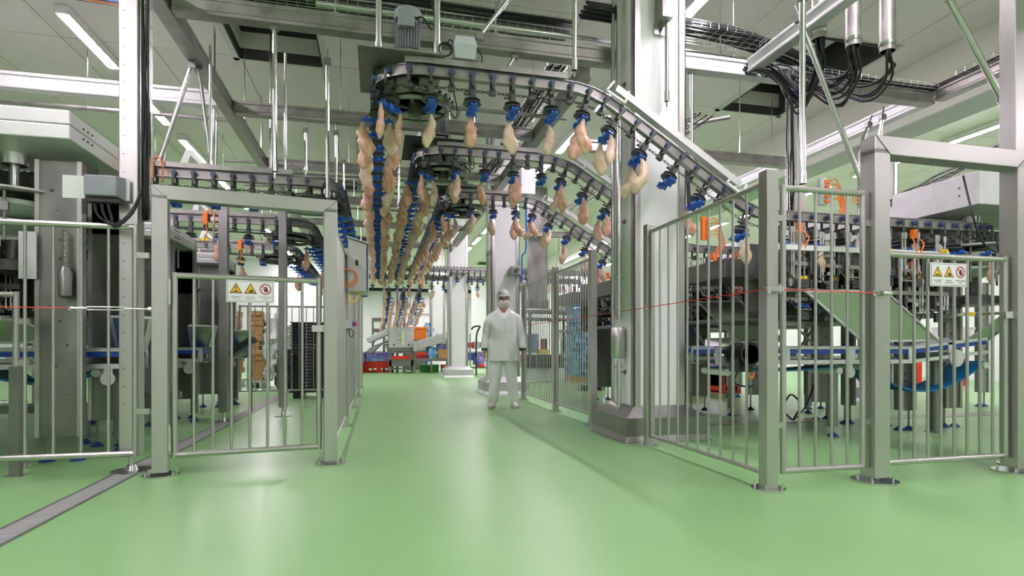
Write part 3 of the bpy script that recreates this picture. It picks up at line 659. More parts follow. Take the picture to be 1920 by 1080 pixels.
# ================================================================ OVERHEAD CHAIN CONVEYORS
def resample(P, step=.03):
    P = [Vector(p) for p in P]; out = [P[0]]
    for a, b in zip(P, P[1:]):
        n = max(1, int((b-a).length/step))
        for i in range(1, n+1): out.append(a.lerp(b, i/n))
    return out
class Path:
    def __init__(s, P):
        s.P = resample(P); s.S = [0]
        for a, b in zip(s.P, s.P[1:]): s.S.append(s.S[-1]+(b-a).length)
        s.L = s.S[-1]
    def at(s, d):
        import bisect
        i = min(max(bisect.bisect(s.S, d)-1, 0), len(s.P)-2)
        t = (d-s.S[i])/max(1e-6, s.S[i+1]-s.S[i]); p = s.P[i].lerp(s.P[i+1], t)
        a = s.P[max(i-1,0)]; b = s.P[min(i+2, len(s.P)-1)]; return p, (b-a).normalized()
    def frame(s, d):
        p, t = s.at(d); side = Vector((0,0,1)).cross(t).normalized(); up = t.cross(side)
        return p, t, side, up
    def sweep(s, mb, d0, d1, prof, step=.15):
        n = max(1, int((d1-d0)/step)); rings = []
        for i in range(n+1):
            p, t, sd, up = s.frame(d0+(d1-d0)*i/n); rings.append([p+sd*a+up*b for a, b in prof])
        mb.loft(rings)
def rect(w, h, oy=0, ox=0): return [(ox-w/2, oy-h/2), (ox+w/2, oy-h/2), (ox+w/2, oy+h/2), (ox-w/2, oy+h/2)]
def arc(c, r, a0, a1, n, plane='xy'):
    o = []
    for i in range(n+1):
        a = math.radians(a0+(a1-a0)*i/n)
        o.append((c[0]+r*math.cos(a), c[1]+r*math.sin(a), c[2]) if plane == 'xy' else (c[0]+r*math.cos(a), c[1], c[2]+r*math.sin(a)))
    return o
# prototypes (meshes) -------------------------------------------------
mt = MB()
for sg in (-1, 1):
    mt.mi = 0; mt.lathe([(.008,-.014),(.024,-.014),(.027,-.006),(.027,.006),(.024,.014),(.008,.014)], (0, sg*.040, .0), 12, 'y')
    mt.mi = 1; mt.box(-.012,.012, *sorted((sg*.056, sg*.064)), -.10, .012); mt.box(-.012,.012, *sorted((0, sg*.064)), -.112, -.098)
mt.mi = 1; mt.box(-.028,.028,-.02,.02,-.150,-.108)
o = mt.build('trolley_tmp', [bluer, rubber], smooth=True); TROL = o.data; bpy.data.objects.remove(o)
o = MB().lathe([(.012,-.252),(.060,-.252),(.080,-.243),(.074,-.234),(.035,-.230),(.035,-.218),(.058,-.216),(.070,-.208),(.060,-.200),(.012,-.200)], (0,0,0), 18).box(-.020,.020,-.05,.035,-.202,-.145).box(-.07,-.02,-.012,.012,-.165,-.15).build('d', rubber, smooth=True); DISC = o.data; bpy.data.objects.remove(o)
m = MB(); m.lathe([(.014,-0.268),(.03,-0.277),(.034,-0.302),(.026,-0.327),(.012,-0.332)], (0,0,0), 10)
for sg in (-1, 1):
    m.loft([[(-.022,sg*.02,-0.284),(.022,sg*.02,-0.284),(.022,sg*.02,-0.320),(-.022,sg*.02,-0.320)],[(-.030,sg*.08,-0.294),(.030,sg*.08,-0.294),(.030,sg*.08,-0.314),(-.030,sg*.08,-0.314)],[(-.024,sg*.135,-0.290),(.024,sg*.135,-0.290),(.024,sg*.14,-0.302),(-.024,sg*.14,-0.302)]])
    for x in (-.024, .012): m.box(x, x+.012, *sorted((sg*.085, sg*.105)), -0.298, -0.267)
    m.box(-.045, .045, *sorted((sg*.045, sg*.06)), -0.324, -0.288)
o = m.build('h', bluep, bevel=0, smooth=True, fix=True); HOOK = o.data; bpy.data.objects.remove(o)
def chick_mesh(seed, L=.27, fat=.036):
    r = random.Random(seed); rings = []; n = 9; N = 11; bend = r.uniform(-.03, .03); cx = 0
    for i in range(N):
        f = i/(N-1); rad = fat*(.28+.9*math.sin(min(1, f*1.25)*PI*.62)**1.3) if f < .8 else fat*(1.12-1.9*(f-.8)*2.0)
        if .42 < f < .56: rad *= .74
        cx = bend*math.sin(f*PI*1.6); cy = .012*math.sin(f*5+seed)
        rings.append([Vector((cx+rad*(1.25 if f > .2 else 1)*math.cos(2*PI*k/n)*(1+r.uniform(-.24,.24)), cy+rad*.75*math.sin(2*PI*k/n)*(1+r.uniform(-.24,.24)), -L*f+r.uniform(-.004,.004))) for k in range(n)])
    o = MB().loft(rings).build('c', chicken if seed % 2 else chicken2, smooth='all', fix=True); me = o.data; bpy.data.objects.remove(o); return me
CH = [chick_mesh(s, .28+.015*(s % 4), .035+.003*(s % 3)) for s in range(6)]
SH0 = None; n_sh = 0; n_ch = 0
def shackle(P, d, label, group):
    global SH0, n_sh
    n_sh += 1
    p, t, sd, up = P.frame(d); R = Matrix((t, sd, up)).transposed().to_euler()
    if SH0 is None:
        s = thing('shackle', label, 'shackle', (0,0,0), group)
        for nm, me in (('trolley', TROL), ('disc', DISC), ('hook', HOOK)):
            o = bpy.data.objects.new(nm, me); COL.objects.link(o); o.parent = s
        SH0 = s; s.location = p; s.rotation_euler = R
    else: s = dup(SH0, p, R, label, group)
    return p, t, sd, up
rc = random.Random(11)
def chick(p, label, group, yaw=None, k=None):
    global n_ch
    if n_ch >= 300: return
    n_ch += 1
    o = bpy.data.objects.new('chicken_piece', CH[rc.randrange(6) if k is None else k]); COL.objects.link(o); o.location = p
    o.rotation_euler = (rc.uniform(-.06,.06), rc.uniform(-.1,.1), yaw if yaw is not None else rc.uniform(0, 6.28)); o.scale = [rc.uniform(.92, 1.12)]*3
    tag(o, label, 'meat', group)
def links(P, d0, d1, off=-.128, step=.036):
    m = MB(); n = int((d1-d0)/step)
    for i in range(n):
        p, t, sd, up = P.frame(d0+i*step); c = p+up*off; a = sd if i % 2 else up; l = .024; w = .0095
        pts = [c-t*l*.7+a*w, c+t*l*.7+a*w, c+t*l, c+t*l*.7-a*w, c-t*l*.7-a*w, c-t*l, c-t*l*.7+a*w]
        m.tube(pts, .0032, 4)
    return m
def conveyor(nm, desc, P, segs, wheel=None, cover=(), shade=(), lane=None, pitch=.352, s0=0.0, motor_=None):
    """segs: list of (d0, d1, kind) for shackles; each entry names how they are described"""
    t = thing('chain_conveyor', desc, 'conveyor', P.P[0])
    m = MB(); P.sweep(m, 0, P.L, rect(.034, .075)); m.build('rail', galv, t, smooth=True)
    m = MB(); P.sweep(m, 0, P.L, rect(.060, .010, -.042)); P.sweep(m, 0, P.L, rect(.060, .010, .042)); m.build('rail_flange', steel_dull, t, smooth=True)
    for d0, d1 in cover:
        m = MB(); P.sweep(m, d0, d1, rect(.11, .012, .085)); P.sweep(m, d0, d1, rect(.008, .05, .07, .05)); P.sweep(m, d0, d1, rect(.008, .05, .07, -.05)); m.build('top_cover', galv, t, smooth=True)
    for d0, d1 in shade:
        m = MB(); P.sweep(m, d0, d1, rect(.16, .012, .135)); P.sweep(m, d0, d1, rect(.012, .06, .11, -.075)); m.build('cover_plate', satin, t, smooth=True)
        for d in (d0+.03, d1-.03):
            p, tt, sd, up = P.frame(d); m = MB()
            m.bar(p+up*.04-sd*.07-tt*.1, p+up*.15-sd*.07-tt*.08, .02, .02, up=sd); m.bar(p+up*.04-sd*.07+tt*.1, p+up*.15-sd*.07+tt*.08, .02, .02, up=sd); m.bar(p+up*.04-sd*.07-tt*.1, p+up*.04-sd*.07+tt*.1, .02, .02, up=sd); m.build('cover_bracket', whitem, t)
    if lane: links(P, lane[1], P.L if len(lane) < 3 else lane[2]).build('drive_chain', steel_dark, t, kind='stuff'); m = MB(); P.sweep(m, lane[0], lane[1], rect(.02, .02, -.128)); m.build('lane_chain', steel_dark, t)
    if wheel:
        cx, cy, z, r = wheel
        m = MB(); m.torus((cx,cy,z-.20), r-.05, .022, 32, 8); m.lathe([(r-.09,z-.145),(r-.01,z-.145),(r-.01,z-.128),(r-.09,z-.128),(r-.09,z-.145)], (cx,cy,0), 36); m.build('drive_wheel', steel_dull, t, smooth=True, fix=True)
        for k in range(6):
            a = k*PI/3+.3; m = MB().bar((cx+.05*math.cos(a),cy+.05*math.sin(a),z-.19), (cx+(r-.06)*math.cos(a),cy+(r-.06)*math.sin(a),z-.19), .03, .02); m.build('spoke', steel_dark, t)
        MB().lathe([(.02,z-.26),(.06,z-.25),(.07,z-.2),(.07,z-.12),(.035,z-.11),(.035,z+.14),(.02,z+.14)], (cx,cy,0), 18).build('hub', steel_dark, t, smooth=True)
        m = MB()
        for k in range(26):
            a = 2*PI*k/26; m.cbox((cx+(r-.0)*math.cos(a),cy+(r-.0)*math.sin(a),z-.136), (.02,.02,.02), Matrix.Rotation(a,3,'Z'))
        m.build('wheel_teeth', steel_dark, t, kind='stuff')
    k = 0; d = s0; first = None
    for (d0, d1, wings, name, grp) in segs:
        i = 0; d = d0
        while d < d1:
            p, tt, sd, up = shackle(P, d, 'blue and grey shackle, %s %s' % (nth(i), name), grp)
            base = p+Vector((0,0,-.292)) if abs(tt.z) < .2 else p-up*.292
            for sg in (-1, 1):
                pr = wings(i, sg)
                if pr: chick(base+sd*sg*.118+Vector((0,0,.0)), 'chicken piece on %s arm of %s shackle %s' % ('left' if sg > 0 else 'right', nth(i), name), 'chicken '+grp, yaw=rc.uniform(-.3,.3)+(math.atan2(tt.y, tt.x)+PI/2 if abs(tt.y) > .5 else 0))
            q, t2, s2, u2 = P.frame(min(d+pitch/2, P.L-.01)); inst('trolley', TROL, t, q, Matrix((t2,s2,u2)).transposed().to_euler())
            d += pitch; i += 1
    return t
ZR = 3.23; RW = .33
def line_path(cx, cy, z, xb, zend, xend, ang=31, yend=16.9, Rb=.9):
    P = [(cx-RW, yend, z), (cx-RW, cy, z)]+arc((cx, cy, z), RW, 180, 270, 14)[1:]
    P += [(xb, cy-RW, z)]; yy = cy-RW
    P += arc((xb, yy, z-Rb), Rb, 90, 90-ang, 14, 'xz')[1:]
    x1, _, z1 = P[-1]; a = math.radians(ang); Rb2 = .6
    dz2 = Rb2*(1-math.cos(a)); x2 = x1+(z1-(zend+dz2))/math.tan(a); P.append((x2, yy, zend+dz2))
    P += arc((x2+Rb2*math.sin(a), yy, zend+Rb2), Rb2, 270-ang, 270, 12, 'xz')[1:]
    P.append((xend, yy, zend)); return Path(P)
def find(P, cond):
    for p, s in zip(P.P, P.S):
        if cond(p): return s
    return P.L
for k, (cx, cy, xb, xend, nm, grp) in enumerate(((.33, 5.15, 1.62, 6.4, 'nearest', 'near'), (.79, 7.05, 1.95, 6.2, 'middle', 'middle'), (1.32, 8.98, 2.15, 6.0, 'farthest', 'far'))):
    P = line_path(cx, cy, ZR, xb, 2.20, xend, 32 if k == 0 else 31)
    d1 = find(P, lambda p: p.x > cx-.0 and p.y < cy-RW+.01)      # start of the cross run
    d2 = find(P, lambda p: p.x > xb); ds = find(P, lambda p: p.z < ZR-.12); de = find(P, lambda p: p.z < 2.42); dc = find(P, lambda p: p.y < cy)
    nl = int((dc-.05)/.352)
    r3 = random.Random(20+k)
    wl_ = lambda i, sg, r3=r3: r3.random() < .97
    wc_ = (lambda i, sg, r3=r3: (i < 8 and (sg == 1 or i in (0,5,6,7))) or (i > 8 and i < 13 and sg == 1)) if k == 0 else (lambda i, sg, r3=r3: r3.random() < (.62))
    wf_ = lambda i, sg: (i % 2 == 0 and sg < 0)
    lane_segs = (dc-.352*(nl-1)-.12, dc-.02, wl_, 'from the back of the %s lane' % nm, 'shackles in the %s lane' % grp)
    segs = [lane_segs, (dc+.232, de, wc_, 'from the wheel on the %s rail' % nm, 'shackles on the %s rail' % grp), (de+.352, P.L-.05, wf_, 'on the level end of %s rail' % nm, 'shackles on the %s level run' % grp)]
    cv = conveyor(nm, 'overhead chain rail with drive wheel that bends down to the right, %s of three' % nm, P, segs, (cx, cy, ZR, RW), cover=((d1-.1, ds-.5),), shade=((ds-.08, de+.12),), lane=(0, dc))
    # mounting plate over the wheel, drive motor
    z = ZR+.10
    MB().box(cx-RW-.16, cx+.22, cy-RW-.10, cy+RW+.12, z, z+.012).build('mounting_plate', steel_dark if k else galv, cv, bevel=.004)
    MB().box(cx-RW-.04, cx-RW+.04, cy-.1, cy+1.2, ZR+.05, ZR+.09).build('lane_cover', steel_dark, cv)
    mx = cx-.07; my = cy-.02
    g_ = thing('drive_motor', 'grey finned electric motor with terminal box above the wheel of the %s rail' % nm, 'motor', (mx, my, z+.012))
    z0 = z+.012
    MB().cyl((mx-.17, my, z0+.075), (mx+.2, my, z0+.075), .055, 16).cbox((mx, my, z0+.075), (.16, .14, .14)).cyl((mx-.19, my, z0+.075), (mx-.17, my, z0+.075), .04, 12).build('gearbox', steel_dull, g_, bevel=.006)
    MB().cbox((mx, my, z0+.16), (.26, .2, .014)).build('flange_plate', steel_dull, g_, bevel=.002)
    m = MB().cyl((mx, my, z0+.17), (mx, my, z0+.47), .088, 20)
    for a in range(28): c = 2*PI*a/28; m.cbox((mx+.098*math.cos(c), my+.098*math.sin(c), z0+.30), (.026, .006, .24), Matrix.Rotation(c, 3, 'Z'))
    m.build('finned_body', motor, g_)
    MB().lathe([(.115,.455),(.12,.47),(.12,.53),(.09,.555),(.02,.56)], (mx, my, z0), 22).build('fan_cowl', motor, g_, smooth=True, fix=True)
    MB().cbox((mx-.02, my-.115, z0+.40), (.14, .08, .13)).build('terminal_box', motor, g_, bevel=.008)
    MB().tube([(mx+.06,my-.12,z0+.42),(mx+.12,my-.14,z0+.43),(mx+.2,my-.1,z0+.36),(mx+.24,my,z0+.5),(mx+.2,my+.1,z0+.8)], .008, 6, 4).build('cable', black, g_, smooth='all')
    if k == 0:
        q = atY(870, 92, 4.86)
        b_ = thing('junction_box', 'light grey junction box with looped black cable on the nearest rail', 'junction box', (q.x, q.y, ZR+.1))
        MB().loft([[(q.x-.085,q.y-.06,ZR+.13),(q.x+.085,q.y-.06,ZR+.13),(q.x+.085,q.y+.06,ZR+.13),(q.x-.085,q.y+.06,ZR+.13)],[(q.x-.10,q.y-.09,ZR+.24),(q.x+.10,q.y-.09,ZR+.24),(q.x+.10,q.y+.07,ZR+.24),(q.x-.10,q.y+.07,ZR+.24)],[(q.x-.08,q.y-.07,ZR+.32),(q.x+.08,q.y-.07,ZR+.32),(q.x+.08,q.y+.06,ZR+.32),(q.x-.08,q.y+.06,ZR+.32)]]).build('box_body', greybox, b_, bevel=.006)
        MB().box(q.x-.11,q.x+.11,q.y-.05,q.y+.05,ZR+.095,ZR+.13).build('box_foot', steel_dark, b_)
        m = MB()
        for j in range(4): m.torus((q.x-.165, q.y-.03-.006*j, ZR+.20), .052+.002*j, .006, 20, 5, (0,1,0))
        m.build('cable_coil', black, b_, smooth=True)
        MB().tube([(q.x+.09,q.y,ZR+.27),(q.x+.15,q.y,ZR+.22),(q.x+.15,q.y,ZR+.14),(q.x+.09,q.y,ZR+.11)], .007, 6, 4).tube([(q.x-.15,q.y,ZR+.26),(q.x-.12,q.y,ZR+.31),(q.x-.08,q.y,ZR+.27)], .006, 6, 4).build('cable', black, b_, smooth='all')
# left hand rails
ZL = 2.62
for k, (yy, cx, xs, nm) in enumerate(((6.2, -.72, -5.2, 'nearest'), (8.3, -1.22, -3.2, 'middle'), (10.4, -1.72, -3.4, 'farthest'))):
    cy = yy+RW
    P = Path([(xs, yy, ZL), (cx, yy, ZL)]+arc((cx, cy, ZL), RW, 270, 360, 14)[1:]+[(cx+RW, 16.6, ZL)])
    dx = find(P, lambda p: p.x > cx+RW-.001)
    r3 = random.Random(31+k)
    wv = (lambda i, sg: False) if k == 0 else (lambda i, sg, r3=r3: r3.random() < .3)
    cv = conveyor(nm, 'level chain rail over the left machines ending at a turn wheel, %s of three' % nm, P,
        [(.1, dx-.3, wv, 'on the %s left rail' % nm, 'shackles on the %s left rail' % nm), (dx, P.L-(0 if k == 0 else 3.0), (lambda i, sg: False) if k == 0 else (lambda i, sg, r3=r3: r3.random() < .06), 'along the %s left lane' % nm, 'shackles in the %s left lane' % nm)],
        (cx, cy, ZL, RW), cover=((0, find(P, lambda p: p.x > cx-.15)),), lane=(dx, .2, dx))
    m = MB(); n = int((cx-xs)/.05)
    for i in range(n): m.bar((xs+.02+i*.05, yy-.03, ZL+.102), (xs+.045+i*.05, yy+.03, ZL+.102), .006, .004)
    m.build('track_teeth', steel_dark, cv, kind='stuff')
    for x in (cx-.9, cx-.2):
        MB().cyl((x, yy+.02, ZL+.09), (x, yy+.02, HC if k else 3.92), .014, 8).build('support_rod', chrome, cv, smooth=True)
    MB().poly([(cx-1.15, yy-.06, ZL+.09), (cx-1.10, yy-.06, ZL+.22), (cx-1.04, yy-.06, ZL+.22), (cx-.93, yy-.06, ZL+.09), (cx-.98, yy-.06, ZL+.09), (cx-1.06, yy-.06, ZL+.17), (cx-1.08, yy-.06, ZL+.09)], (0, .02, 0)).build('bracket_plate', whitem, cv)
    MB().box(cx-.25, cx+.25, cy-.2, cy+.2, ZL+.09, ZL+.10).build('mounting_plate', steel_dull, cv)
# far cross rails
for k, (yy, z, x0, x1) in enumerate(((17.0, 3.18, -1.3, 6.5), (17.5, 2.98, -1.1, 6.4))):
    P = Path([(x0, yy, z), (x1, yy, z)])
    r3 = random.Random(51+k)
    cv = conveyor('far', '%s far chain rail crossing the hall behind the three lanes' % ('upper' if k == 0 else 'lower'), P, [(.1+.15*k, P.L, lambda i, sg, r3=r3: sg < 0 and r3.random() < .5, 'along the %s far rail' % ('upper','lower')[k], 'shackles on the %s far rail' % ('upper','lower')[k])], cover=((0, P.L),))
    m = MB(); n = int((x1-x0)/.1)
    for i in range(n): m.box(x0+i*.1, x0+i*.1+.05, yy-.07, yy+.05, z+.10, z+.125)
    m.build('track_teeth', steel_dark, cv, kind='stuff')
    for x in (x0+.3, 1.5, 3.6, 5.6): MB().cyl((x, yy+.05, z), (x, yy+.05, HC), .015, 6).build('support_rod', steel_dull, cv)
# descending strands beyond the far rail with chicken (dark rails)
for k, (x, nm) in enumerate(((.0, 'left'), (.45, 'middle'), (.95, 'right'))):
    P = Path([(x+.35, 18.2, 2.75), (x+.25, 22.5, 2.0)])
    dz_ = conveyor('desc', 'short sloping chain rail beyond the far rail, %s of three' % nm, P, [(.1, P.L-.1, lambda i, sg: True, 'on the %s sloping back rail' % nm, 'shackles on the %s back rail' % nm)], pitch=.48)
    for f in (.1, .9):
        q = P.P[0].lerp(P.P[-1], f); MB().cyl((q.x, q.y, q.z), (q.x, q.y, HC), .015, 6).build('support_rod', steel_dull, dz_)

# ================================================================ WORKER
def worker(pos, rz):
    S = 1.0
    t = thing('person', 'masked worker standing in white coat, trousers and hairnet, arms hanging at the sides', 'person', pos)
    off = Vector(pos); R = Matrix.Rotation(rz, 4, 'Z')
    def put(o): o.location = (0,0,0); o.rotation_euler = (0,0,rz); return o
    LOC[t.name] = Vector((0,0,0))
    # local frame: faces -Y, x to the viewer's right
    # --- one continuous skinned body
    me = bpy.data.meshes.new('body'); V = []; E = []; RAD = []
    def v(p, r, par=None):
        V.append(p); RAD.append(r if isinstance(r, tuple) else (r, r))
        if par is not None: E.append((par, len(V)-1))
        return len(V)-1
    pel = v((0,0,.95), (.155,.11)); wst = v((0,.0,1.12), (.135,.10), pel); ch = v((0,.0,1.30), (.145,.10), wst); sh = v((0,.01,1.43), (.075,.065), ch)
    nk = v((0,.005,1.52), .056, sh)
    ft = []
    for sg in (-1, 1):
        hp = v((sg*.09,0,.90), (.095,.095), pel); kn = v((sg*.125,-.01,.50), .062, hp); an = v((sg*.155,.02,.10), .042, kn)
        s_ = v((sg*.180,.01,1.385), .046, ch); el = v((sg*.255,.02,1.13), .043, s_); wr = v((sg*.285,-.03,.88), .028, el)
        pm = v((sg*.288,-.045,.83), (.022,.036), wr); p2 = v((sg*.288,-.052,.785), (.018,.038), pm)
        lens = (.062, .074, .070, .054)
        for j in range(4):
            y = -.082+.021*j; f1 = v((sg*.286, y, .765), .0095, p2); f2 = v((sg*.280, y-.004, .765-lens[j]*.5), .0085, f1); f3 = v((sg*.270, y-.006, .765-lens[j]), .0072, f2)
        t1 = v((sg*.280,-.085,.815), .012, pm); t2 = v((sg*.272,-.105,.785), .0100, t1); t3 = v((sg*.266,-.108,.758), .0085, t2)
    me.from_pydata(V, E, []); body = bpy.data.objects.new('body', me); COL.objects.link(body); body.parent = t
    sk = body.modifiers.new('skin', 'SKIN'); me.materials.append(skin)
    for i, r in enumerate(RAD): me.skin_vertices[0].data[i].radius = r
    me.skin_vertices[0].data[0].use_root = True
    sb = body.modifiers.new('sub', 'SUBSURF'); sb.levels = 2; sb.render_levels = 2
    put(body)
    # --- head
    m = MB(); rings = []
    prof = [(1.505,.048,.052,.0),(1.53,.052,.060,-.008),(1.555,.060,.078,-.012),(1.585,.069,.090,-.008),(1.62,.076,.096,0),(1.66,.079,.099,.004),(1.70,.077,.098,.006),(1.735,.066,.086,.008),(1.76,.045,.062,.01),(1.775,.015,.02,.01)]
    n = 24
    for z, rx, ry, oy in prof:
        g = []
        for k in range(n):
            a = 2*PI*k/n; x = rx*math.cos(a); y = oy+ry*math.sin(a)
            if math.sin(a) < -.3:
                fr = (-math.sin(a)-.3)/.7
                if 1.61 < z < 1.64: y += .014*max(0, 1-abs(abs(x)-.032)/.02)*fr       # eye sockets
                if 1.575 < z < 1.625: y -= .020*max(0, 1-abs(x)/.022)                   # nose
            g.append((x, y, z))
        rings.append(g)
    m.loft(rings)
    for sg in (-1, 1): m.lathe([(.006,-.004),(.028,-.002),(.030,.008),(.018,.012),(.004,.008)], (sg*.080,.015,1.625), 12, 'x')
    h = m.build('head', skin, t, smooth='all', fix=True); put(h); s2 = h.modifiers.new('s', 'SUBSURF'); s2.levels = 1; s2.render_levels = 1
    for sg in (-1, 1):
        put(MB().lathe([(.002,-.006),(.009,-.005),(.012,0),(.009,.006),(.002,.008)], (sg*.031,-.082,1.632), 10, 'y').build('eye', M('eye_dark', (.03,.02,.018), .2), t, smooth='all'))
        put(MB().tube([(sg*.016,-.094,1.650),(sg*.032,-.096,1.656),(sg*.050,-.084,1.651)], .005, 5, 2).build('eyebrow', M('grey_brow', (.16,.12,.10), .9), t, smooth='all'))
    # hairnet over the hair and ears
    r_ = random.Random(3); rings = []
    for i in range(9):
        f = i/8; z = 1.545+(1.795-1.545)*f; sx = .102*math.sqrt(max(.02, 1-max(0,(f-.40)/.6)**2.2)); sy = .118*math.sqrt(max(.02, 1-max(0,(f-.40)/.6)**2.2))
        g = []
        for k in range(28):
            a = 2*PI*k/28; j = 1+r_.uniform(-.03,.03); x = sx*math.cos(a)*j; y = .014+sy*math.sin(a)*j; zz = z
            if math.sin(a) < -.25 and f < .55:   # open for the face: pull the rim up over the brow
                zz = max(z, 1.672+.02*abs(math.cos(a))-.05*max(0, abs(math.cos(a))-.75)*4*.5)
                y = .014+sy*math.sin(a)*.98
            g.append((x, y, zz))
        rings.append(g)
    hn = put(MB().loft(rings).build('hairnet', hairnet_m, t, smooth='all', fix=True))
    # mask (surgical) wrapped round the lower face and a beard cover below
    rings = []
    for i in range(7):
        f = i/6; z = 1.505+(1.620-1.505)*f; rx = (.074, .090, .097, .098, .096, .092, .086)[i]; dy = (.080, .102, .116, .121, .118, .110, .100)[i]
        rings.append([(rx*math.cos(a), -dy*abs(math.sin(a))**.8+.006, z+(.006 if i % 2 else 0)) for a in [PI*k/16 for k in range(17)]]+[(rx*.9*math.cos(a), -dy*.85*abs(math.sin(a))**.8+.006, z) for a in [PI-PI*k/16 for k in range(17)]])
    put(MB().loft(rings).build('face_mask', maskm, t, smooth=True, fix=True))
    # coat
    def ring(z, rx, ry, oy=0, n=36, wob=0, sq=.85, seed=0):
        g = []
        for k in range(n):
            a = 2*PI*k/n; c, s = math.cos(a), math.sin(a); w_ = 1+wob*math.sin(5*a+seed)+wob*.6*math.sin(9*a+2*seed)
            g.append((rx*math.copysign(abs(c)**sq, c)*w_, oy+ry*math.copysign(abs(s)**sq, s)*w_, z))
        return g
    R_ = [(.705,.245,.155,0,.02),(.71,.248,.158,0,.02),(.80,.240,.155,0,.018),(.92,.228,.152,0,.012),(1.05,.212,.145,0,.01),(1.18,.205,.142,0,.01),(1.30,.212,.145,.0,.006),(1.38,.225,.132,.005,.004),(1.43,.198,.112,.008,0),(1.47,.125,.088,.012,0),(1.495,.085,.075,.012,0)]
    m = MB(); m.loft([ring(z, a, b, c, wob=w_, seed=z*4) for z, a, b, c, w_ in R_], cap=False)
    # open neck (V) : remove faces over the chest centre
    keep = []
    for f in m.f:
        c = sum((m.v[i] for i in f), Vector())/len(f)
        if c.y < -.03 and c.z > 1.40 and abs(c.x) < (c.z-1.385)*.50: continue
        keep.append(f)
    m.f = keep; m.m = [0]*len(keep)
    co = put(m.build('lab_coat', cloth, t, smooth='all', fix=True)); so = co.modifiers.new('thick', 'SOLIDIFY'); so.thickness = .006; s2 = co.modifiers.new('s', 'SUBSURF'); s2.levels = 1; s2.render_levels = 1
    put(MB().poly([(-.052,-.105,1.365),(.052,-.105,1.365),(.07,-.065,1.49),(.03,-.06,1.52),(-.03,-.06,1.52),(-.07,-.065,1.49)], (0,.02,0)).build('neck_skin', skin, t, smooth=True))
    for sg in (-1, 1):      # lapels, pocket, placket
        put(MB().poly([(sg*.004,-.150,1.345),(sg*.012,-.152,1.33),(sg*.095,-.138,1.425),(sg*.115,-.115,1.45),(sg*.072,-.095,1.50),(sg*.056,-.105,1.47)], (0,-.006,0)).build('lapel', cloth, t, smooth=True, fix=True))
        put(MB().poly([(sg*.09,-.150,.93),(sg*.20,-.112,.93),(sg*.20,-.112,.79),(sg*.09,-.158,.79)], (0,-.008,0)).build('coat_pocket', cloth, t, fix=True))
        # sleeve
        P_ = [((sg*.150,.008,1.405),.055,.055),((sg*.195,.01,1.372),.066,.068),((sg*.235,.012,1.28),.066,.066),((sg*.258,.015,1.14),.061,.062),((sg*.278,.0,1.03),.058,.060),((sg*.292,-.02,.915),.055,.056),((sg*.293,-.022,.90),.054,.054)]
        rings = []
        for i, (c, rx, ry) in enumerate(P_):
            rings.append([(c[0]+rx*math.cos(a)*(1+.05*math.sin(3*a+i*2.1)), c[1]+ry*math.sin(a)*(1+.05*math.cos(2*a+i*1.7)), c[2]+(.02*math.cos(a)*sg if i < 2 else 0)) for a in [2*PI*k/18 for k in range(18)]])
        sl = put(MB().loft(rings, cap=False).build('sleeve', cloth, t, smooth='all', fix=True)); so = sl.modifiers.new('thick', 'SOLIDIFY'); so.thickness = .004; s2 = sl.modifiers.new('s', 'SUBSURF'); s2.levels = 1; s2.render_levels = 1
        put(MB().lathe([(.046,.905),(.044,.870),(.036,.850),(.032,.850),(.036,.905)], (sg*.289,-.026,0), 16).build('cuff', cuffm, t, smooth=True, label='dark green knitted cuff'))
        # trouser leg
        L_ = [((sg*.092,.0,.80),.115,.115),((sg*.105,0,.62),.098,.105),((sg*.125,0,.45),.088,.092),((sg*.14,.01,.28),.082,.085),((sg*.150,.015,.13),.078,.085),((sg*.153,.01,.065),.072,.080)]
        rings = [[(c[0]+rx*math.cos(a)*(1+.03*math.sin(4*a+i)), c[1]+ry*math.sin(a)*(1+.03*math.sin(3*a+i*2)), c[2]) for a in [2*PI*k/20 for k in range(20)]] for i, (c, rx, ry) in enumerate(L_)]
        put(MB().loft(rings).build('trouser_leg', cloth, t, smooth='all', fix=True)).modifiers.new('s', 'SUBSURF').render_levels = 1
        # shoe: sole and upper, toe slightly out
        ang = sg*.22; rr = Matrix.Rotation(ang, 3, 'Z'); c0 = Vector((sg*.157, .02, 0))
        def outline(w_, l0, l1, z, n_=20):
            o_ = []
            for k in range(n_):
                a = 2*PI*k/n_; yy = (l0+l1)/2+(l1-l0)/2*math.sin(a); ww = w_*(1+.12*(-math.sin(a))); o_.append(c0+rr @ Vector((ww*math.cos(a), yy, 0))+Vector((0,0,z)))
            return o_
        put(MB().loft([outline(.046,-.20,.085,.002),outline(.050,-.205,.09,.012),outline(.050,-.205,.09,.028)]).build('shoe_sole', sole_m, t, smooth=True, fix=True))
        put(MB().loft([outline(.047,-.20,.085,.028),outline(.046,-.185,.082,.055),outline(.040,-.10,.078,.085),outline(.036,-.04,.07,.11)]).build('shoe', shoe_m, t, smooth='all', fix=True))
    m = MB(); m.loft([[(-.016,-.152,1.345),(.016,-.152,1.345),(.016,-.158,1.345),(-.016,-.158,1.345)],[(-.016,-.148,1.1),(.016,-.148,1.1),(.016,-.154,1.1),(-.016,-.154,1.1)],[(-.016,-.158,.90),(.016,-.158,.90),(.016,-.164,.90),(-.016,-.164,.90)],[(-.016,-.162,.712),(.016,-.162,.712),(.016,-.168,.712),(-.016,-.168,.712)]])
    put(m.build('coat_placket', cloth, t, fix=True))
    put(MB().poly([(.05,-.150,1.28),(.155,-.128,1.28),(.155,-.130,1.14),(.05,-.152,1.14)], (0,-.006,0)).build('breast_pocket', cloth, t, fix=True))
    t.location = pos
    return t
pw = atZ(944, 764, 0)
worker((pw.x, pw.y, 0), math.atan2(-pw.x, pw.y)*-1*-1)

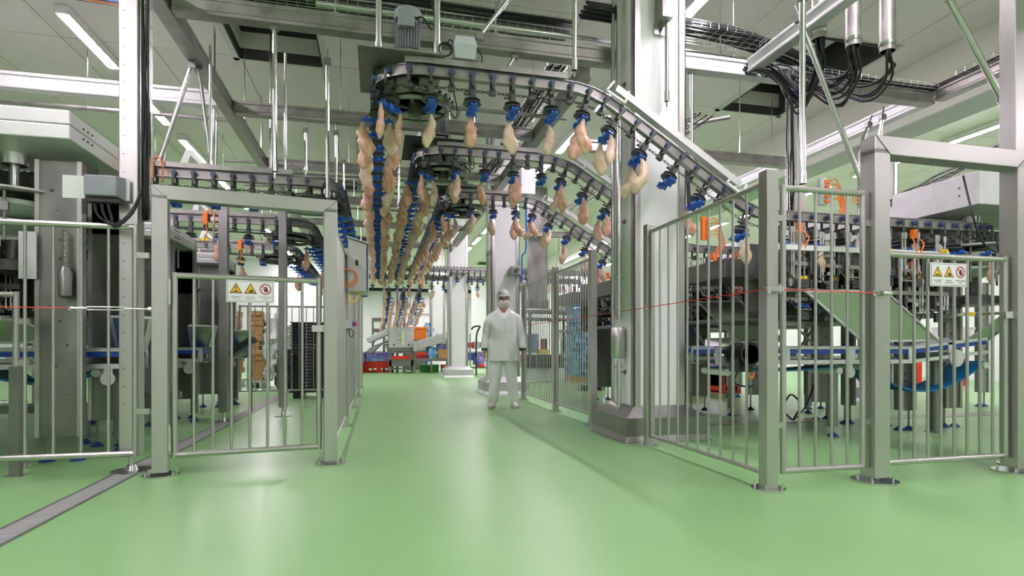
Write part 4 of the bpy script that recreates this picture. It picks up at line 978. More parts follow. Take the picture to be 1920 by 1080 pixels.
# ================================================================ MACHINES
def foot_mesh():
    m = MB(); m.mi = 1; m.cyl((0,0,.03), (0,0,.24), .011, 8); m.mi = 0; m.lathe([(.055,0),(.055,.008),(.03,.03),(.014,.045)], (0,0,0), 14)
    o = m.build('f', [M('blue_foot', (.02, .06, .22), .4), steel_dull], smooth=True); me = o.data; bpy.data.objects.remove(o); return me
FOOT = foot_mesh()
def leg_column(t, x, y, w, d, z0, z1, flange=True, mat=None, holes=0):
    m = MB(); m.box(x-w/2, x+w/2, y-d/2, y+d/2, z0, z1)
    o = m.build('sheet_column', mat or steel_dull, t, bevel=.004)
    if flange:
        m = MB().box(x-w/2-.012, x-w/2+.02, y-d/2-.012, y-d/2, z0, z1).box(x+w/2-.02, x+w/2+.012, y-d/2-.012, y-d/2, z0, z1); m.build('column_edge', steel, t)
    r = random.Random(int(x*100+y*10)); m = MB()
    for k in range(10): q = (x+r.uniform(-.3,.3)*w, y-d/2, z0+(z1-z0)*(.15+.08*k+r.uniform(0,.03))); m.cyl(q, (q[0], q[1]-.004, q[2]), r.choice((.006,.01,.014)), 8)
    m.build('rivet', steel_dark, t, kind='stuff')
    for sx in (-1, 1): inst('levelling_foot', FOOT, t, (x+sx*w*.36, y, 0))
def mod_protos():
    """a small cutting station: block, guard cheeks, rods with couplings, knife discs, hoses"""
    P = []
    def keep(o): me = o.data; nm = o.name; bpy.data.objects.remove(o); return me
    P.append(('station_block', keep(MB().box(-.11,.11,-.09,.09,0,.10).box(-.14,-.11,-.11,.11,-.06,.16).box(.11,.14,-.11,.11,-.06,.16).build('a', steel_dark, bevel=0))))
    m = MB()
    for sx in (-.09, -.06, .07): m.cyl((sx,-.10,-.12), (sx,-.10,.34), .010, 8); m.cyl((sx,-.10,.30), (sx,-.10,.36), .017, 8); m.cyl((sx,-.10,.18), (sx,-.10,.21), .017, 8)
    P.append(('guide_rod', keep(m.build('a', chrome, smooth=True))))
    P.append(('knife_disc', keep(MB().lathe([(.01,0),(.085,.004),(.09,.008),(.085,.012),(.03,.016),(.03,.05),(.012,.05)], (.02,-.12,-.08), 20).lathe([(.01,0),(.07,.004),(.07,.012),(.01,.014)], (-.06,-.10,-.14), 18).build('a', chrome, smooth=True))))
    P.append(('guide_strip', keep(MB().box(-.10,.12,-.13,-.115,-.02,.015).cyl((-.12,-.135,-.005),(-.12,-.13,-.005),.012,8).cyl((.1,-.135,-.005),(.1,-.13,-.005),.012,8).build('a', steel_dull))))
    m = MB(); m.cyl((.05,-.06,.1), (.05,-.06,.24), .045, 12); m.cyl((.05,-.06,.24), (.05,-.06,.26), .03, 12); m.cyl((-.08,0,.1), (-.08,0,.2), .03, 10)
    P.append(('cylinder', keep(m.build('a', steel, smooth=True))))
    m = MB().tube([(.0,-.09,.36),(-.05,-.15,.30),(-.02,-.16,.20),(.01,-.12,.12)], .007, 6, 4).tube([(.02,-.09,.36),(.06,-.17,.28),(.03,-.16,.18),(.0,-.12,.1)], .007, 6, 4).box(-.02,.03,-.13,-.09,.33,.42)
    P.append(('orange_connector', keep(m.build('a', orange, smooth=True))))
    m = MB().lathe([(.005,-.01),(.02,-.008),(.02,.008),(.005,.01)], (-.02,-.17,.17), 10, 'y').lathe([(.005,-.01),(.02,-.008),(.02,.008),(.005,.01)], (.03,-.17,.17), 10, 'y')
    P.append(('yellow_sensor', keep(m.build('a', yellow, smooth=True))))
    m = MB(); m.torus((0,-.08,.02), .13, .006, 16, 4, (0,1,.3)); m.tube([(-.14,-.1,-.02),(-.05,-.16,-.16),(.1,-.14,-.1),(.15,-.05,.05)], .008, 5, 4); m.box(-.05,.08,-.16,-.12,-.2,-.12)
    P.append(('dark_linkage', keep(m.build('a', steel_dark))))
    m = MB(); m.loft([[(-.07,-.16,-.10),(.09,-.14,-.08),(.09,-.10,-.08),(-.07,-.11,-.10)],[(-.05,-.16,-.07),(.06,-.14,-.05),(.06,-.10,-.05),(-.05,-.11,-.07)]])
    P.append(('blue_guide', keep(m.build('a', bluep))))
    return P
PROT = mod_protos()
def station(t, x, y, z, r, sx=1, sc=1.0):
    for nm, me in PROT:
        if nm in ('orange_connector',) and r.random() < .6: continue
        if nm in ('yellow_sensor', 'blue_guide') and r.random() < .55: continue
        if r.random() < .08: continue
        o = inst(nm, me, t, (x+r.uniform(-.02,.02), y+r.uniform(-.02,.02), z+r.uniform(-.03,.03)), (0, 0, r.choice((0, 0, .25, -.25, PI if nm in ('station_block',) else .1))))
        o.scale = (sx*sc, sc, sc)
hoodw = M('white_brushed_hood', (0.80, 0.80, 0.80), 0.4, 0.35)
def machine(label, X0, Y0, sx, hz0, hz1, cols, xs, hood_d=(-.5, .5), hood_w=4.5, car=.55, line_z=2.2, hood=True, seed=1, ylo=0.0):
    t = thing('cutting_machine', label, 'machine', (X0, Y0, 0)); r = random.Random(seed)
    if hood:
        xa, xb = sorted((X0, X0+sx*hood_w)); ya, yb = Y0+hood_d[0], Y0+hood_d[1]; zm = (hz0+hz1)/2
        (MB().box(xa, xb, ya, yb, hz0, zm-.002).box(xa, xb, ya, yb, zm+.002, hz1) if sx < 0 else MB().box(xa, xb, ya, yb, hz0, hz1)).build('hood', hoodw if sx < 0 else satin, t, bevel=.008)
        m = MB()
        for k in range(3 if sx < 0 else 1):
            for z in (zm-.04, zm+.04): m.cyl((X0-sx*.002, ya+.2+.07*k, z), (X0-sx*.008, ya+.2+.07*k, z), .009, 8)
        for z in (zm-.02, zm+.02): m.cyl((X0+sx*.8, ya-.006, z), (X0+sx*.8, ya, z), .012, 8)
        m.build('hood_bolt', steel_dark, t)
        cx, cy = X0+sx*car, Y0
        MB().cyl((cx,cy,hz0-.36), (cx,cy,hz0), .032, 16).lathe([(.05,hz0-.10),(.085,hz0-.09),(.095,hz0-.0),(.06,hz0)], (cx,cy,0), 18).build('carousel_shaft', chrome, t, smooth=True)
        MB().lathe([(.03,hz0-.33),(.40,hz0-.37),(.42,hz0-.36),(.42,hz0-.345),(.03,hz0-.30)], (cx,cy,0), 36).build('carousel_plate', steel, t, smooth=True)
        MB().lathe([(.05,hz0-.40),(.30,hz0-.42),(.32,hz0-.46),(.18,hz0-.52),(.05,hz0-.53)], (cx,cy,0), 30).lathe([(.05,hz0-.56),(.26,hz0-.57),(.28,hz0-.60),(.10,hz0-.68),(.05,hz0-.68)], (cx,cy,0), 30).build('plastic_disc', palegreen, t, smooth=True)
        m = MB()
        for k in range(10):
            a = 2*PI*k/10; m.cyl((cx+.36*math.cos(a), cy+.36*math.sin(a), hz0-.75), (cx+.36*math.cos(a), cy+.36*math.sin(a), hz0-.38), .012, 8); m.cbox((cx+.36*math.cos(a), cy+.36*math.sin(a), hz0-.5), (.06,.05,.07), Matrix.Rotation(a,3,'Z'))
        m.build('carousel_rod', steel_dull, t, smooth=False)
        MB().lathe([(.02,hz0-1.0),(.30,hz0-.98),(.30,hz0-.9),(.06,hz0-.86),(.06,hz0-.3),(.02,hz0-.3)], (cx,cy,0), 26).build('carousel_drum', steel_dark, t, smooth=True)
        m = MB()
        for k in range(9):
            p = (X0+sx*(.15+.22*k), Y0+hood_d[1]*.6, hz0); m.cyl(p, (p[0], p[1], hz0-.25), .014, 8)
        m.build('hood_rod', steel_dull, t)
        MB().box(min(cx-.6*sx, cx+1.7*sx), max(cx-.6*sx, cx+1.7*sx), Y0+hood_d[1]-.05, Y0+hood_d[1]-.02, hz0-.55, hz0-.02).build('back_plate', steel_dark, t)
    for (x, y, w_, d_, z0, z1) in cols: leg_column(t, x, y, w_, d_, z0, z1)
    if xs:
        x, x1 = xs; yy = Y0+ylo; zb = line_z
        MB().box(x-.1, x1+.1, yy-.16, yy-.14, zb-.36, zb-.31).build('guide_bar', pale, t); MB().box(x-.1, x1+.1, yy-.15, yy-.13, zb-.76, zb-.72).build('guide_bar', steel_dull, t)
        MB().box(x-.15, x1+.15, yy+.20, yy+.24, 1.25, zb-.25).build('back_plate', steel_dull, t)
        MB().box(x-.15, x1+.15, yy-.02, yy+.2, zb-.62, zb-.56).box(x-.15, x1+.15, yy-.02, yy+.2, zb-.98, zb-.93).build('cross_frame', steel_dark, t, bevel=.004)
        MB().box(x-.2, x1+.1, yy+.25, yy+1.35, 1.18, 1.22).box(x-.2, x1+.1, yy+.5, yy+1.3, zb-.55, zb-.35).build('added_shade_plate', steel_dull, t, bevel=.004)  # added plate and block behind the stations, there to shade the floor below
        while x < x1:
            station(t, x+.16, yy-.02, zb-.50, r); station(t, x+.16+.04, yy+.0, zb-.82, r, -1)
            x += .34
    return t
def hopper(pts, thick, label, flange=True):
    """sloping sheet of a chute: four corners, thickness vector"""
    t = thing('chute', label, 'chute', pts[0])
    MB().poly(pts, thick).build('chute_sheet', chutem, t, fix=True)
    if flange:
        a, b, c, d = [Vector(p) for p in pts]
        MB().bar(b, c, .05, .012).bar(a, b, .02, .02).bar(d, a, .02, .02).bar(c, d, .02, .02).build('chute_flange', satin, t)
    return t
def belt(label, x0, x1, y, z, w, legs, ramp=None, droop=(), seed=0):
    t = thing('belt_conveyor', label, 'conveyor', ((x0+x1)/2, y, 0)); m = MB()
    for yy in (y-w/2, y+w/2):
        m.box(x0, x1, yy-.006, yy+.006, z-.03, z); m.box(x0, x1, yy-.006, yy+.006, z-.17, z-.135); m.box(x0, x1, yy-.025, yy+.006, z-.175, z-.165); m.box(x0, x1, yy-.02, yy+.006, z-.004, z)
        n = max(2, int((x1-x0)/.62))
        for i in range(n+1): xx = x0+(x1-x0)*i/n; m.box(max(x0, xx-.05), min(x1, xx+.05), yy-.0065, yy+.0065, z-.17, z)
    m.build('side_frame', satin, t)
    MB().box(x0+.02, x1-.02, y-w/2+.01, y+w/2-.01, z-.075, z-.035).build('blue_belt', bluebelt, t)
    MB().box(x0+.02, x1-.02, y-w/2+.02, y+w/2-.02, z-.16, z-.145).build('slide_plate', steel_dark, t)
    for xx in legs:
        MB().box(xx-.035, xx+.035, y-.035, y+.035, .1, z-.17).build('leg', steel_dull, t, bevel=.003)
        MB().box(xx-.03, xx+.03, y-w/2-.012, y-w/2+.0, z-.27, z-.17).lathe([(.01,-.005),(.055,-.005),(.055,.005),(.01,.005)], (xx, y-w/2-.012, z-.26), 18, 'y').build('pivot_plate', satin, t)
        inst('levelling_foot', FOOT, t, (xx, y, 0))
    if ramp:
        a, b = ramp; m = MB()
        for yy in (y-w/2, y+w/2): m.bar((a[0], yy, a[1]-.015), (b[0], yy, b[1]-.015), .012, .03); m.bar((a[0], yy, a[1]-.155), (b[0], yy, b[1]-.155), .02, .035); m.bar(((a[0]+b[0])/2-.03, yy, (a[1]+b[1])/2-.09), ((a[0]+b[0])/2+.03, yy, (a[1]+b[1])/2-.085), .012, .16)
        m.build('ramp_frame', satin, t); MB().bar((a[0], y, a[1]-.055), (b[0], y, b[1]-.055), w-.02, .04).build('ramp_belt', bluebelt, t)
    for (xa, xb, za, dz) in droop:
        n = 20; m = MB(); rings = []
        for i in range(n+1):
            f = i/n; xx = xa+(xb-xa)*f; zz = za-dz*math.sin(PI*f)**.8*(1); rings.append([(xx,y-w*.42,zz-.006),(xx,y+w*.42,zz-.006),(xx,y+w*.42,zz+.006),(xx,y-w*.42,zz+.006)])
        m.loft(rings)
        for i in range(1, 40):
            f = i/40; xx = xa+(xb-xa)*f; zz = za-dz*math.sin(PI*f)**.8; m.box(xx-.004, xx+.004, y-w*.42-.003, y+w*.42, zz-.010, zz+.010)
        m.build('sagging_return_belt', tealbelt, t, smooth=False)
        for xx in (xa, xb): MB().cyl((xx, y-w*.48, za-.04), (xx, y+w*.48, za-.04), .035, 14).build('return_roller', palegreen, t, smooth=True)
    return t
# --- right side
Z0 = 2.36
def pxc(px, fy, wpx):     # leg column from its foot pixel and pixel width
    p = atZ(px, fy, 0); dd = (p.x*SA+p.y*CA); return p.x, p.y, wpx*dd/F_PX/ (1.12)
colsR1 = []
for (px, fy, wp, top) in ((1540, 786, 36, 1.5), (1695, 806, 34, 1.5), (1780, 800, 38, 2.36), (1589, 794, 18, 1.9), (1840, 762, 20, 1.9)):
    x, y, w_ = pxc(px, fy, wp); colsR1.append((x, y, w_, .1, .22, top))
colsR1 += [(5.72, 5.45, .08, .08, .2, 2.36), (6.52, 4.62, .12, .10, .2, 2.36), (6.85, 4.75, .16, .1, .2, 2.5)]
machine('nearest cutting machine on the right, grey hood over a rotating carousel behind the right gate', 5.9, 5.02, 1, 2.36, 2.70, colsR1, (3.75, 5.6), seed=2, ylo=-.2+.0)
machine('second cutting machine on the right, seen through the right aisle fence', 5.9, 7.05, 1, 2.36, 2.70, [(3.6, 7.4, .3, .1, .22, 2.0), (4.5, 7.4, .3, .1, .22, 2.0), (5.4, 7.3, .3, .1, .22, 2.3), (6.3, 7.2, .3, .1, .22, 2.36)], (3.35, 6.0), seed=5, ylo=-.33)
machine('third cutting machine on the right, farthest back', 5.9, 9.0, 1, 2.36, 2.70, [(3.8, 9.3, .3, .1, .22, 2.0), (5.0, 9.3, .3, .1, .22, 2.0), (6.3, 9.2, .3, .1, .22, 2.36)], (3.4, 6.0), seed=9, ylo=-.35, hood=True)
c_ = lambda px, py, Y: atY(px, py, Y)
# slanted chutes
def chuteR(tl, tr, br, bl, yt, yb, label):
    hopper([c_(*tl, yt), c_(*tr, yt), c_(*br, yb), c_(*bl, yb)], (0, .012, .006), label)
chuteR((1511, 546), (1657, 546), (1756, 638), (1616, 640), 4.56, 4.74, 'wide sloping steel chute behind the narrow panel and right gate post')
chuteR((1308, 566), (1386, 565), (1470, 640), (1384, 640), 6.32, 6.52, 'sloping steel chute behind the right aisle fence')
chuteR((1240, 585), (1285, 590), (1320, 648), (1290, 650), 7.0, 7.15, 'small far chute low beside the near pillar plinth')
t = hopper([c_(1885, 588, 4.9), c_(1925, 588, 4.9), c_(1850, 640, 5.2), c_(1806, 642, 5.2)], (0, .012, .006), 'dark angled chute at the right edge above the belt')
belt('long belt conveyor with blue belt crossing behind the right gates', 3.06, 5.32, 4.95, .925, .42, (4.55,), droop=((3.2, 4.45, .72, .03), (4.75, 6.3, .76, .30)), ramp=((5.32, .925), (6.3, 1.02)))
belt('second belt conveyor with blue belt behind the right aisle fence', 3.1, 6.4, 6.75, .93, .42, (3.4, 4.6, 5.8))
for (x, y, nm) in ((5.86, 4.95, 'right'),):
    t = thing('belt_support', 'round grey stand under the ramp end of the long belt conveyor', 'stand', (x, y, 0))
    MB().cyl((x, y, .0), (x, y, .78), .05, 16).cyl((x,y,0),(x,y,.01),.1,20).build('stand_tube', steel_dull, t, smooth=True); MB().lathe([(.01,-.01),(.09,-.01),(.09,.01),(.01,.01)], (x, y-.23, .80), 24, 'y').build('pivot_disc', satin, t, smooth=True); MB().box(x-.05,x+.05,y-.225,y+.2,.76,.86).build('head', satin, t)
# cross bracing and white trays
t = thing('brace_frame', 'crossed flat steel braces between dark columns, behind the narrow barred panel', 'brace', (4.4, 6.0, .3))
MB().bar(c_(1455, 575, 6.0), c_(1545, 665, 6.0), .008, .04, up=(0,1,0)).bar(c_(1550, 582, 6.05), c_(1490, 665, 6.05), .008, .04, up=(0,1,0)).build('flat_brace', satin, t)
t = thing('tray', 'shallow white sheet tray with scraps above the belt, left part', 'tray', c_(1320, 648, 5.5))
MB().poly([c_(1322, 650, 5.25), c_(1362, 650, 5.25), c_(1376, 634, 5.7), c_(1322, 636, 5.7)], (0,0,.008)).build('tray_sheet', whitem, t, fix=True)
t = thing('tray', 'white sheet tray above the belt behind the right gate', 'tray', c_(1780, 640, 5.5))
MB().poly([c_(1752, 640, 5.15), c_(1812, 643, 5.15), c_(1830, 615, 5.6), c_(1746, 615, 5.6)], (0,0,.008)).build('tray_sheet', whitem, t, fix=True)
# black gearmotor under belt behind aisle fence
q = c_(1395, 672, 4.55)
t = thing('gear_motor', 'black finned gear motor below the belt behind the right aisle fence', 'motor', q)
MB().cyl((q.x,q.y-.1,q.z+.04),(q.x,q.y+.18,q.z+.04),.09,18).box(q.x-.09,q.x+.06,q.y-.05,q.y+.1,q.z-.12,q.z+.05).build('motor_body', blackp, t, bevel=.006)
m = MB()
for k in range(7): m.cyl((q.x,q.y-.1+.035*k,q.z+.04),(q.x,q.y-.095+.035*k,q.z+.04),.105,18)
m.build('cooling_fin', blackp, t)
MB().tube([(q.x-.05,q.y,q.z-.1),(q.x-.1,q.y,q.z-.22),(q.x+.05,q.y-.05,q.z-.25),(q.x+.15,q.y,q.z-.15)], .009, 6, 5).build('cable', black, t, smooth='all'); MB().tube([(q.x,q.y,q.z-.08),(q.x+.02,q.y-.08,q.z-.18),(q.x+.06,q.y-.06,q.z-.12)], .008, 6, 5).build('orange_cable', orange, t, smooth='all')
# floor cable loops, orange connector boards, yellow handle, hose
m = MB(); p = atZ(1485, 790, 0)
m.tube([(p.x,p.y,.02),(p.x-.12,p.y,.15),(p.x-.02,p.y,.33),(p.x+.12,p.y,.2),(p.x+.02,p.y,.02),(p.x+.3,p.y+.1,.2),(p.x+.5,p.y+.1,.72)], .011, 6, 6)
tag(m.build('floor_cable', black, smooth='all'), 'black cable looping from the floor up to the belt behind the narrow panel', 'cable')
m = MB(); m.tube([c_(1806, 330, 4.60), c_(1822, 395, 4.4), c_(1840, 450, 4.4), c_(1872, 473, 4.4), c_(1893, 455, 4.4), c_(1895, 435, 4.4), c_(1878, 432, 4.4), c_(1870, 455, 4.4), c_(1874, 474, 4.4)], .010, 6, 6)
tag(m.build('hanging_cable', black, smooth='all'), 'black cable hanging from the hood in a loop at the right edge', 'cable')
for (px, py, Y, lab, pl, col_) in ((1548, 355, 4.95, 'orange and white valve board with orange hoses above the narrow panel', 1, orange), (1325, 425, 6.2, 'orange valve board with hoses behind the right aisle fence', 0, orange)):
    q = c_(px, py, Y); t = thing('valve_board', lab, 'valve', q); s = .09
    MB().box(q.x-.06, q.x+.02, q.y, q.y+.04, q.z-.16, q.z+.12).build('board', pale if pl else orange, t, bevel=.003)
    m = MB()
    for k in range(5): m.box(q.x-.015, q.x+.035, q.y-.02, q.y, q.z-.14+.05*k, q.z-.11+.05*k)
    m.build('coupling', orange, t)
    for k in range(5): MB().tube([(q.x+.03,q.y-.01,q.z-.12+.05*k),(q.x+.12,q.y-.02,q.z-.09+.045*k),(q.x+.15+.02*k,q.y-.03,q.z-.2),(q.x+.10+.01*k,q.y-.02,q.z-.34),(q.x+.12,q.y,q.z-.5)], .006, 6, 5).build('orange_hose', orange, t, smooth='all')
for k in range(3): tag(MB().torus(c_(1610+k*3, 370, 4.9), .07-.012*k, .005, 20, 5, (0,1,0)).build('orange_hose_coil', orange, smooth=True), 'thin orange hose loop left of the right gate post, %s ring' % ('largest','middle','smallest')[k], 'hose')
q = c_(1823, 589, 3.33)
t = thing('key_switch', 'yellow safety interlock handle on the right gate latch side', 'switch', q)
MB().box(q.x-.07, q.x+.075, q.y-.015, q.y+.015, q.z-.014, q.z+.014).build('handle', yellow, t, bevel=.004); MB().cyl((q.x+.02,q.y-.02,q.z),(q.x+.02,q.y-.015,q.z),.012,10).build('button', bluep, t); MB().cyl((q.x+.075,q.y,q.z),(q.x+.42,q.y,q.z+.02),.012,10).cyl((q.x-.14,q.y,q.z-.01),(q.x-.07,q.y,q.z),.012,8).build('bolt_rod', chrome, t, smooth=True)
tray('cable_tray', c_(1655, 392, 6.0), c_(1905, 270, 4.3), .16, 'wire tray with black cables on top of the grey machine hood', cables=3)
# --- left side
for k, (yy, hd, lab) in enumerate(((5.5, True, 'nearest cutting machine on the left, white hood over a rotating carousel'), (7.6, True, 'second cutting machine on the left, behind the left gate'), (9.7, True, 'third cutting machine on the left, farthest back'))):
    cols = [(-2.47, yy-.2, .30, .1, .2, 2.40), (-2.42, yy+.5, .27, .1, .25, 2.30), (-3.6, yy-.1, .3, .1, .2, 2.4)]
    t = machine(lab, -2.28, yy, -1, 2.50 if k == 0 else 2.15, 2.72 if k == 0 else 2.30, cols, (-4.3, -2.95), seed=12+k, car=.62, line_z=2.15, ylo=.1)
    hopper([(-3.9, yy-.22, 1.28), (-2.72, yy-.22, 1.12), (-2.55, yy-.1, .96), (-3.9, yy+.0, .93)], (0, .01, .01), ('nearest', 'second', 'farthest')[k]+' wide sloping chute on the left side above the belt')
    hopper([(-2.25, yy+.1, 1.18), (-1.98, yy+.25, 1.18), (-2.15, yy+.45, .72), (-2.3, yy+.45, .72)], (0, .01, .01), ('nearest', 'second', 'farthest')[k]+' narrow deflector sheet beside the left machine column')
    belt(('nearest', 'second', 'farthest')[k]+' belt conveyor with blue belt under the left machines', -5.2, -2.05, yy+.15, .91, .42, (-4.4, -3.3, -2.2), droop=((-4.2, -3.4, .74, .25), (-3.2, -2.3, .74, .12)))
t = thing('weighing_unit', 'grey hopper unit with ribbed cover at the far left behind the fence', 'machine part', (-3.2, 5.0, 1.3))
MB().loft([[(-3.75,4.85,1.25),(-2.78,4.85,1.18),(-2.78,5.15,1.18),(-3.75,5.15,1.25)],[(-3.75,4.85,1.62),(-2.86,4.85,1.42),(-2.86,5.15,1.42),(-3.75,5.15,1.62)]]).build('unit_body', steel_dull, t, bevel=.006)
m = MB()
for k in range(7): m.bar((-3.7+.13*k, 4.9, 1.625-.029*k), (-3.62+.13*k, 5.12, 1.605-.029*k), .02, .012)
m.build('cover_rib', steel_dark, t)
MB().box(-3.9, -2.70, 4.88, 4.95, 1.66, 1.72).build('white_rail', whitem, t); MB().box(-3.9, -2.70, 4.9, 4.94, 1.06, 1.11).build('blue_strip', bluebelt, t); MB().box(-3.9, -2.70, 4.89, 4.95, 1.11, 1.14).build('strip_edge', whitem, t)
MB().cyl((-3.06,4.97,1.0),(-3.06,4.97,1.62),.03,14).build('column_tube', chrome, t, smooth=True)
# perforated plate and spring on the near left column
t = thing('gauge_plate', 'perforated white plate with coil spring on the near left machine column', 'bracket', (-2.66, 5.2, 1.7))
MB().box(-2.72, -2.60, 5.20, 5.215, 1.45, 1.82).build('plate', satin, t)
m = MB()
for k in range(18): m.box(-2.685, -2.665, 5.194, 5.199, 1.50+k*.017, 1.508+k*.017)
m.build('slot', blackp, t)
MB().tube([(-2.40+.02*math.cos(a*.9), 5.2+.02*math.sin(a*.9), 1.55+a*.0026) for a in range(110)], .004, 4).build('coil_spring', chrome, t, smooth='all'); MB().lathe([(.02,1.30),(.045,1.32),(.05,1.5),(.03,1.55)], (-2.40,5.19,0), 14).build('spring_housing', steel_dull, t, smooth=True)
# grey valve box on bracket beside the tall left post
q = atY(205, 355, 4.62); t = thing('valve_box', 'translucent grey box on a white bracket plate left of the tall post', 'box', (q.x, q.y, q.z))
MB().box(q.x-.30, q.x+.12, q.y+.02, q.y+.03, q.z-.07, q.z+.09).build('bracket_plate', whitem, t)
MB().loft([[(q.x-.13,q.y-.07,q.z-.06),(q.x+.07,q.y-.07,q.z-.06),(q.x+.10,q.y+.02,q.z-.08),(q.x-.15,q.y+.02,q.z-.08)],[(q.x-.13,q.y-.07,q.z+.08),(q.x+.07,q.y-.07,q.z+.08),(q.x+.10,q.y+.02,q.z+.09),(q.x-.15,q.y+.02,q.z+.09)]]).build('box_cover', motor, t, bevel=.006)
MB().box(q.x-.13, q.x+.09, q.y-.06, q.y+.01, q.z-.105, q.z-.08).build('gland_strip', blackp, t)
for k in range(3): MB().tube([(q.x-.08+.04*k,q.y-.03,q.z-.1),(q.x-.05+.04*k,q.y-.05,q.z-.2),(q.x+.06,q.y-.06,q.z-.26-.01*k),(q.x+.17,q.y-.06,q.z-.15-.01*k),(q.x+.22,q.y-.03,q.z+.02)], .009, 6, 5).build('cable', black, t, smooth='all')
for (px, y1, Y, lab) in ((216, 300, 6.13, 'twin chrome rods with clamp right of the nearest white hood'), (405, 415, 8.25, 'twin chrome rods with clamp behind the left gate lintel')):
    q = atY(px, y1, Y); t = thing('clamp_rods', lab, 'rods', q)
    MB().cyl((q.x-.03,q.y,q.z-.3),(q.x-.03,q.y,q.z+.12),.011,10).cyl((q.x+.03,q.y,q.z-.3),(q.x+.03,q.y,q.z+.05),.011,10).build('rod', chrome, t, smooth=True); MB().box(q.x-.06,q.x+.06,q.y-.03,q.y+.03,q.z,q.z+.05).build('clamp', satin, t, bevel=.006)
for (px, py, Y, lab) in ((282, 318, 6.13, 'beside the tall left post'), (385, 410, 8.22, 'under the left gate lintel'), (450, 460, 10.33, 'deeper behind the left gate')):
    q = atY(px, py, Y); t = thing('orange_plug', 'orange connector with thin orange leads '+lab, 'connector', q)
    MB().box(q.x-.03,q.x+.03,q.y-.02,q.y+.02,q.z-.08,q.z+.08).build('plug_body', orange, t, bevel=.006)
    MB().tube([(q.x,q.y,q.z-.08),(q.x+.03,q.y-.03,q.z-.16),(q.x,q.y-.03,q.z-.26)], .007, 6, 4).tube([(q.x,q.y,q.z+.08),(q.x+.08,q.y-.03,q.z+.12),(q.x+.12,q.y-.03,q.z+.02),(q.x+.10,q.y,q.z-.12)], .007, 6, 4).build('orange_lead', orange, t, smooth='all')
    MB().lathe([(.005,-.01),(.022,-.008),(.022,.008),(.005,.01)], (q.x-.02,q.y-.03,q.z-.28), 10, 'y').lathe([(.005,-.01),(.022,-.008),(.022,.008),(.005,.01)], (q.x+.03,q.y-.03,q.z-.28), 10, 'y').build('yellow_sensor', yellow, t, smooth=True)
# low frames / beams under left machines on the floor, scraps
for k, (x0, x1, y, z) in enumerate(((-5.0, -2.6, 6.2, .33), (-5.0, -2.6, 6.9, .30), (-2.6, -2.0, 6.6, .42))):
    t = thing('floor_frame', ('long low', 'second low', 'short low')[k]+' steel frame bar on feet under the left machines', 'frame', (x0, y, 0)); MB().box(x0, x1, y-.03, y+.03, z-.03, z+.03).build('frame_bar', steel_dull, t)
    for x in (x0+.1, x1-.1): inst('levelling_foot', FOOT, t, (x, y, z-.25) if z > .3 else (x, y, 0)).location.z = 0; 
    MB().box(x0+.07, x0+.13, y-.03, y+.03, .05, z-.02).box(x1-.13, x1-.07, y-.03, y+.03, .05, z-.02).build('frame_leg', steel_dull, t)
t = thing('floor_stand', 'slim dark steel leg with foot plate at the lower left, nearest to the camera', 'leg', (-2.68, 4.35, 0)); q = atZ(30, 893, 0)
t.location = (q.x, q.y, 0); LOC[t.name] = Vector((q.x, q.y, 0)); MB().box(q.x-.03, q.x+.03, q.y-.03, q.y+.03, .008, .78).build('leg_tube', steel_dull, t, bevel=.003); MB().box(q.x-.06,q.x+.06,q.y-.05,q.y+.05,0,.008).build('foot_plate', chrome, t)
for (px, py, s, lab, me) in ((48, 812, .9, 'pale chicken scrap lying on the floor under the left machine', 1), (264, 846, .5, 'small chicken scrap on the floor by the tall left post', 0), (1530, 792, .8, 'heap of chicken scraps on the floor behind the narrow panel', 3)):
    q = atZ(px, py, 0); o = bpy.data.objects.new('meat_scrap', CH[me]); COL.objects.link(o); o.rotation_euler = (PI/2, 0, 1.0); o.location = (q.x, q.y, .03); o.scale = (s*.7, s*.7, s*.5); tag(o, lab, 'meat scrap')

# ================================================================ BACKGROUND GOODS
def crate(parent_t, x0, x1, y0, y1, z0, z1, mat, nm='crate_body', ribs=4):
    m = MB().box(x0, x1, y0, y1, z0, z1-.001)
    for i in range(ribs+1):
        x = x0+(x1-x0)*i/ribs; m.box(max(x0-.006, x-.02), min(x1+.006, x+.02), y0-.012, y1+.012, z0, z1)
    m.box(x0-.012, x1+.012, y0-.014, y1+.014, z1-.03, z1)
    return m.build(nm, mat, parent_t)
def lumpy(x0, x1, y0, y1, z0, z1, seed, amp=.03, n=28, nz=9):
    r = random.Random(seed); cx, cy = (x0+x1)/2, (y0+y1)/2; rings = []
    for i in range(nz):
        z = z0+(z1-z0)*i/(nz-1); g = []
        for k in range(n):
            a = 2*PI*k/n; c, s = math.cos(a), math.sin(a); q = 1/max(abs(c), abs(s)); q = min(q, 1.28)
            j = r.uniform(-amp, amp)*(0 if i == 0 else 1); sh = 1 if i < nz-1 else .82
            g.append((cx+((x1-x0)/2*q*c+j*c*1.6)*sh, cy+((y1-y0)/2*q*s+j*s*1.6)*sh, z+(r.uniform(-amp, amp)*.4 if 0 < i else 0)))
        rings.append(g)
    return MB().loft(rings)
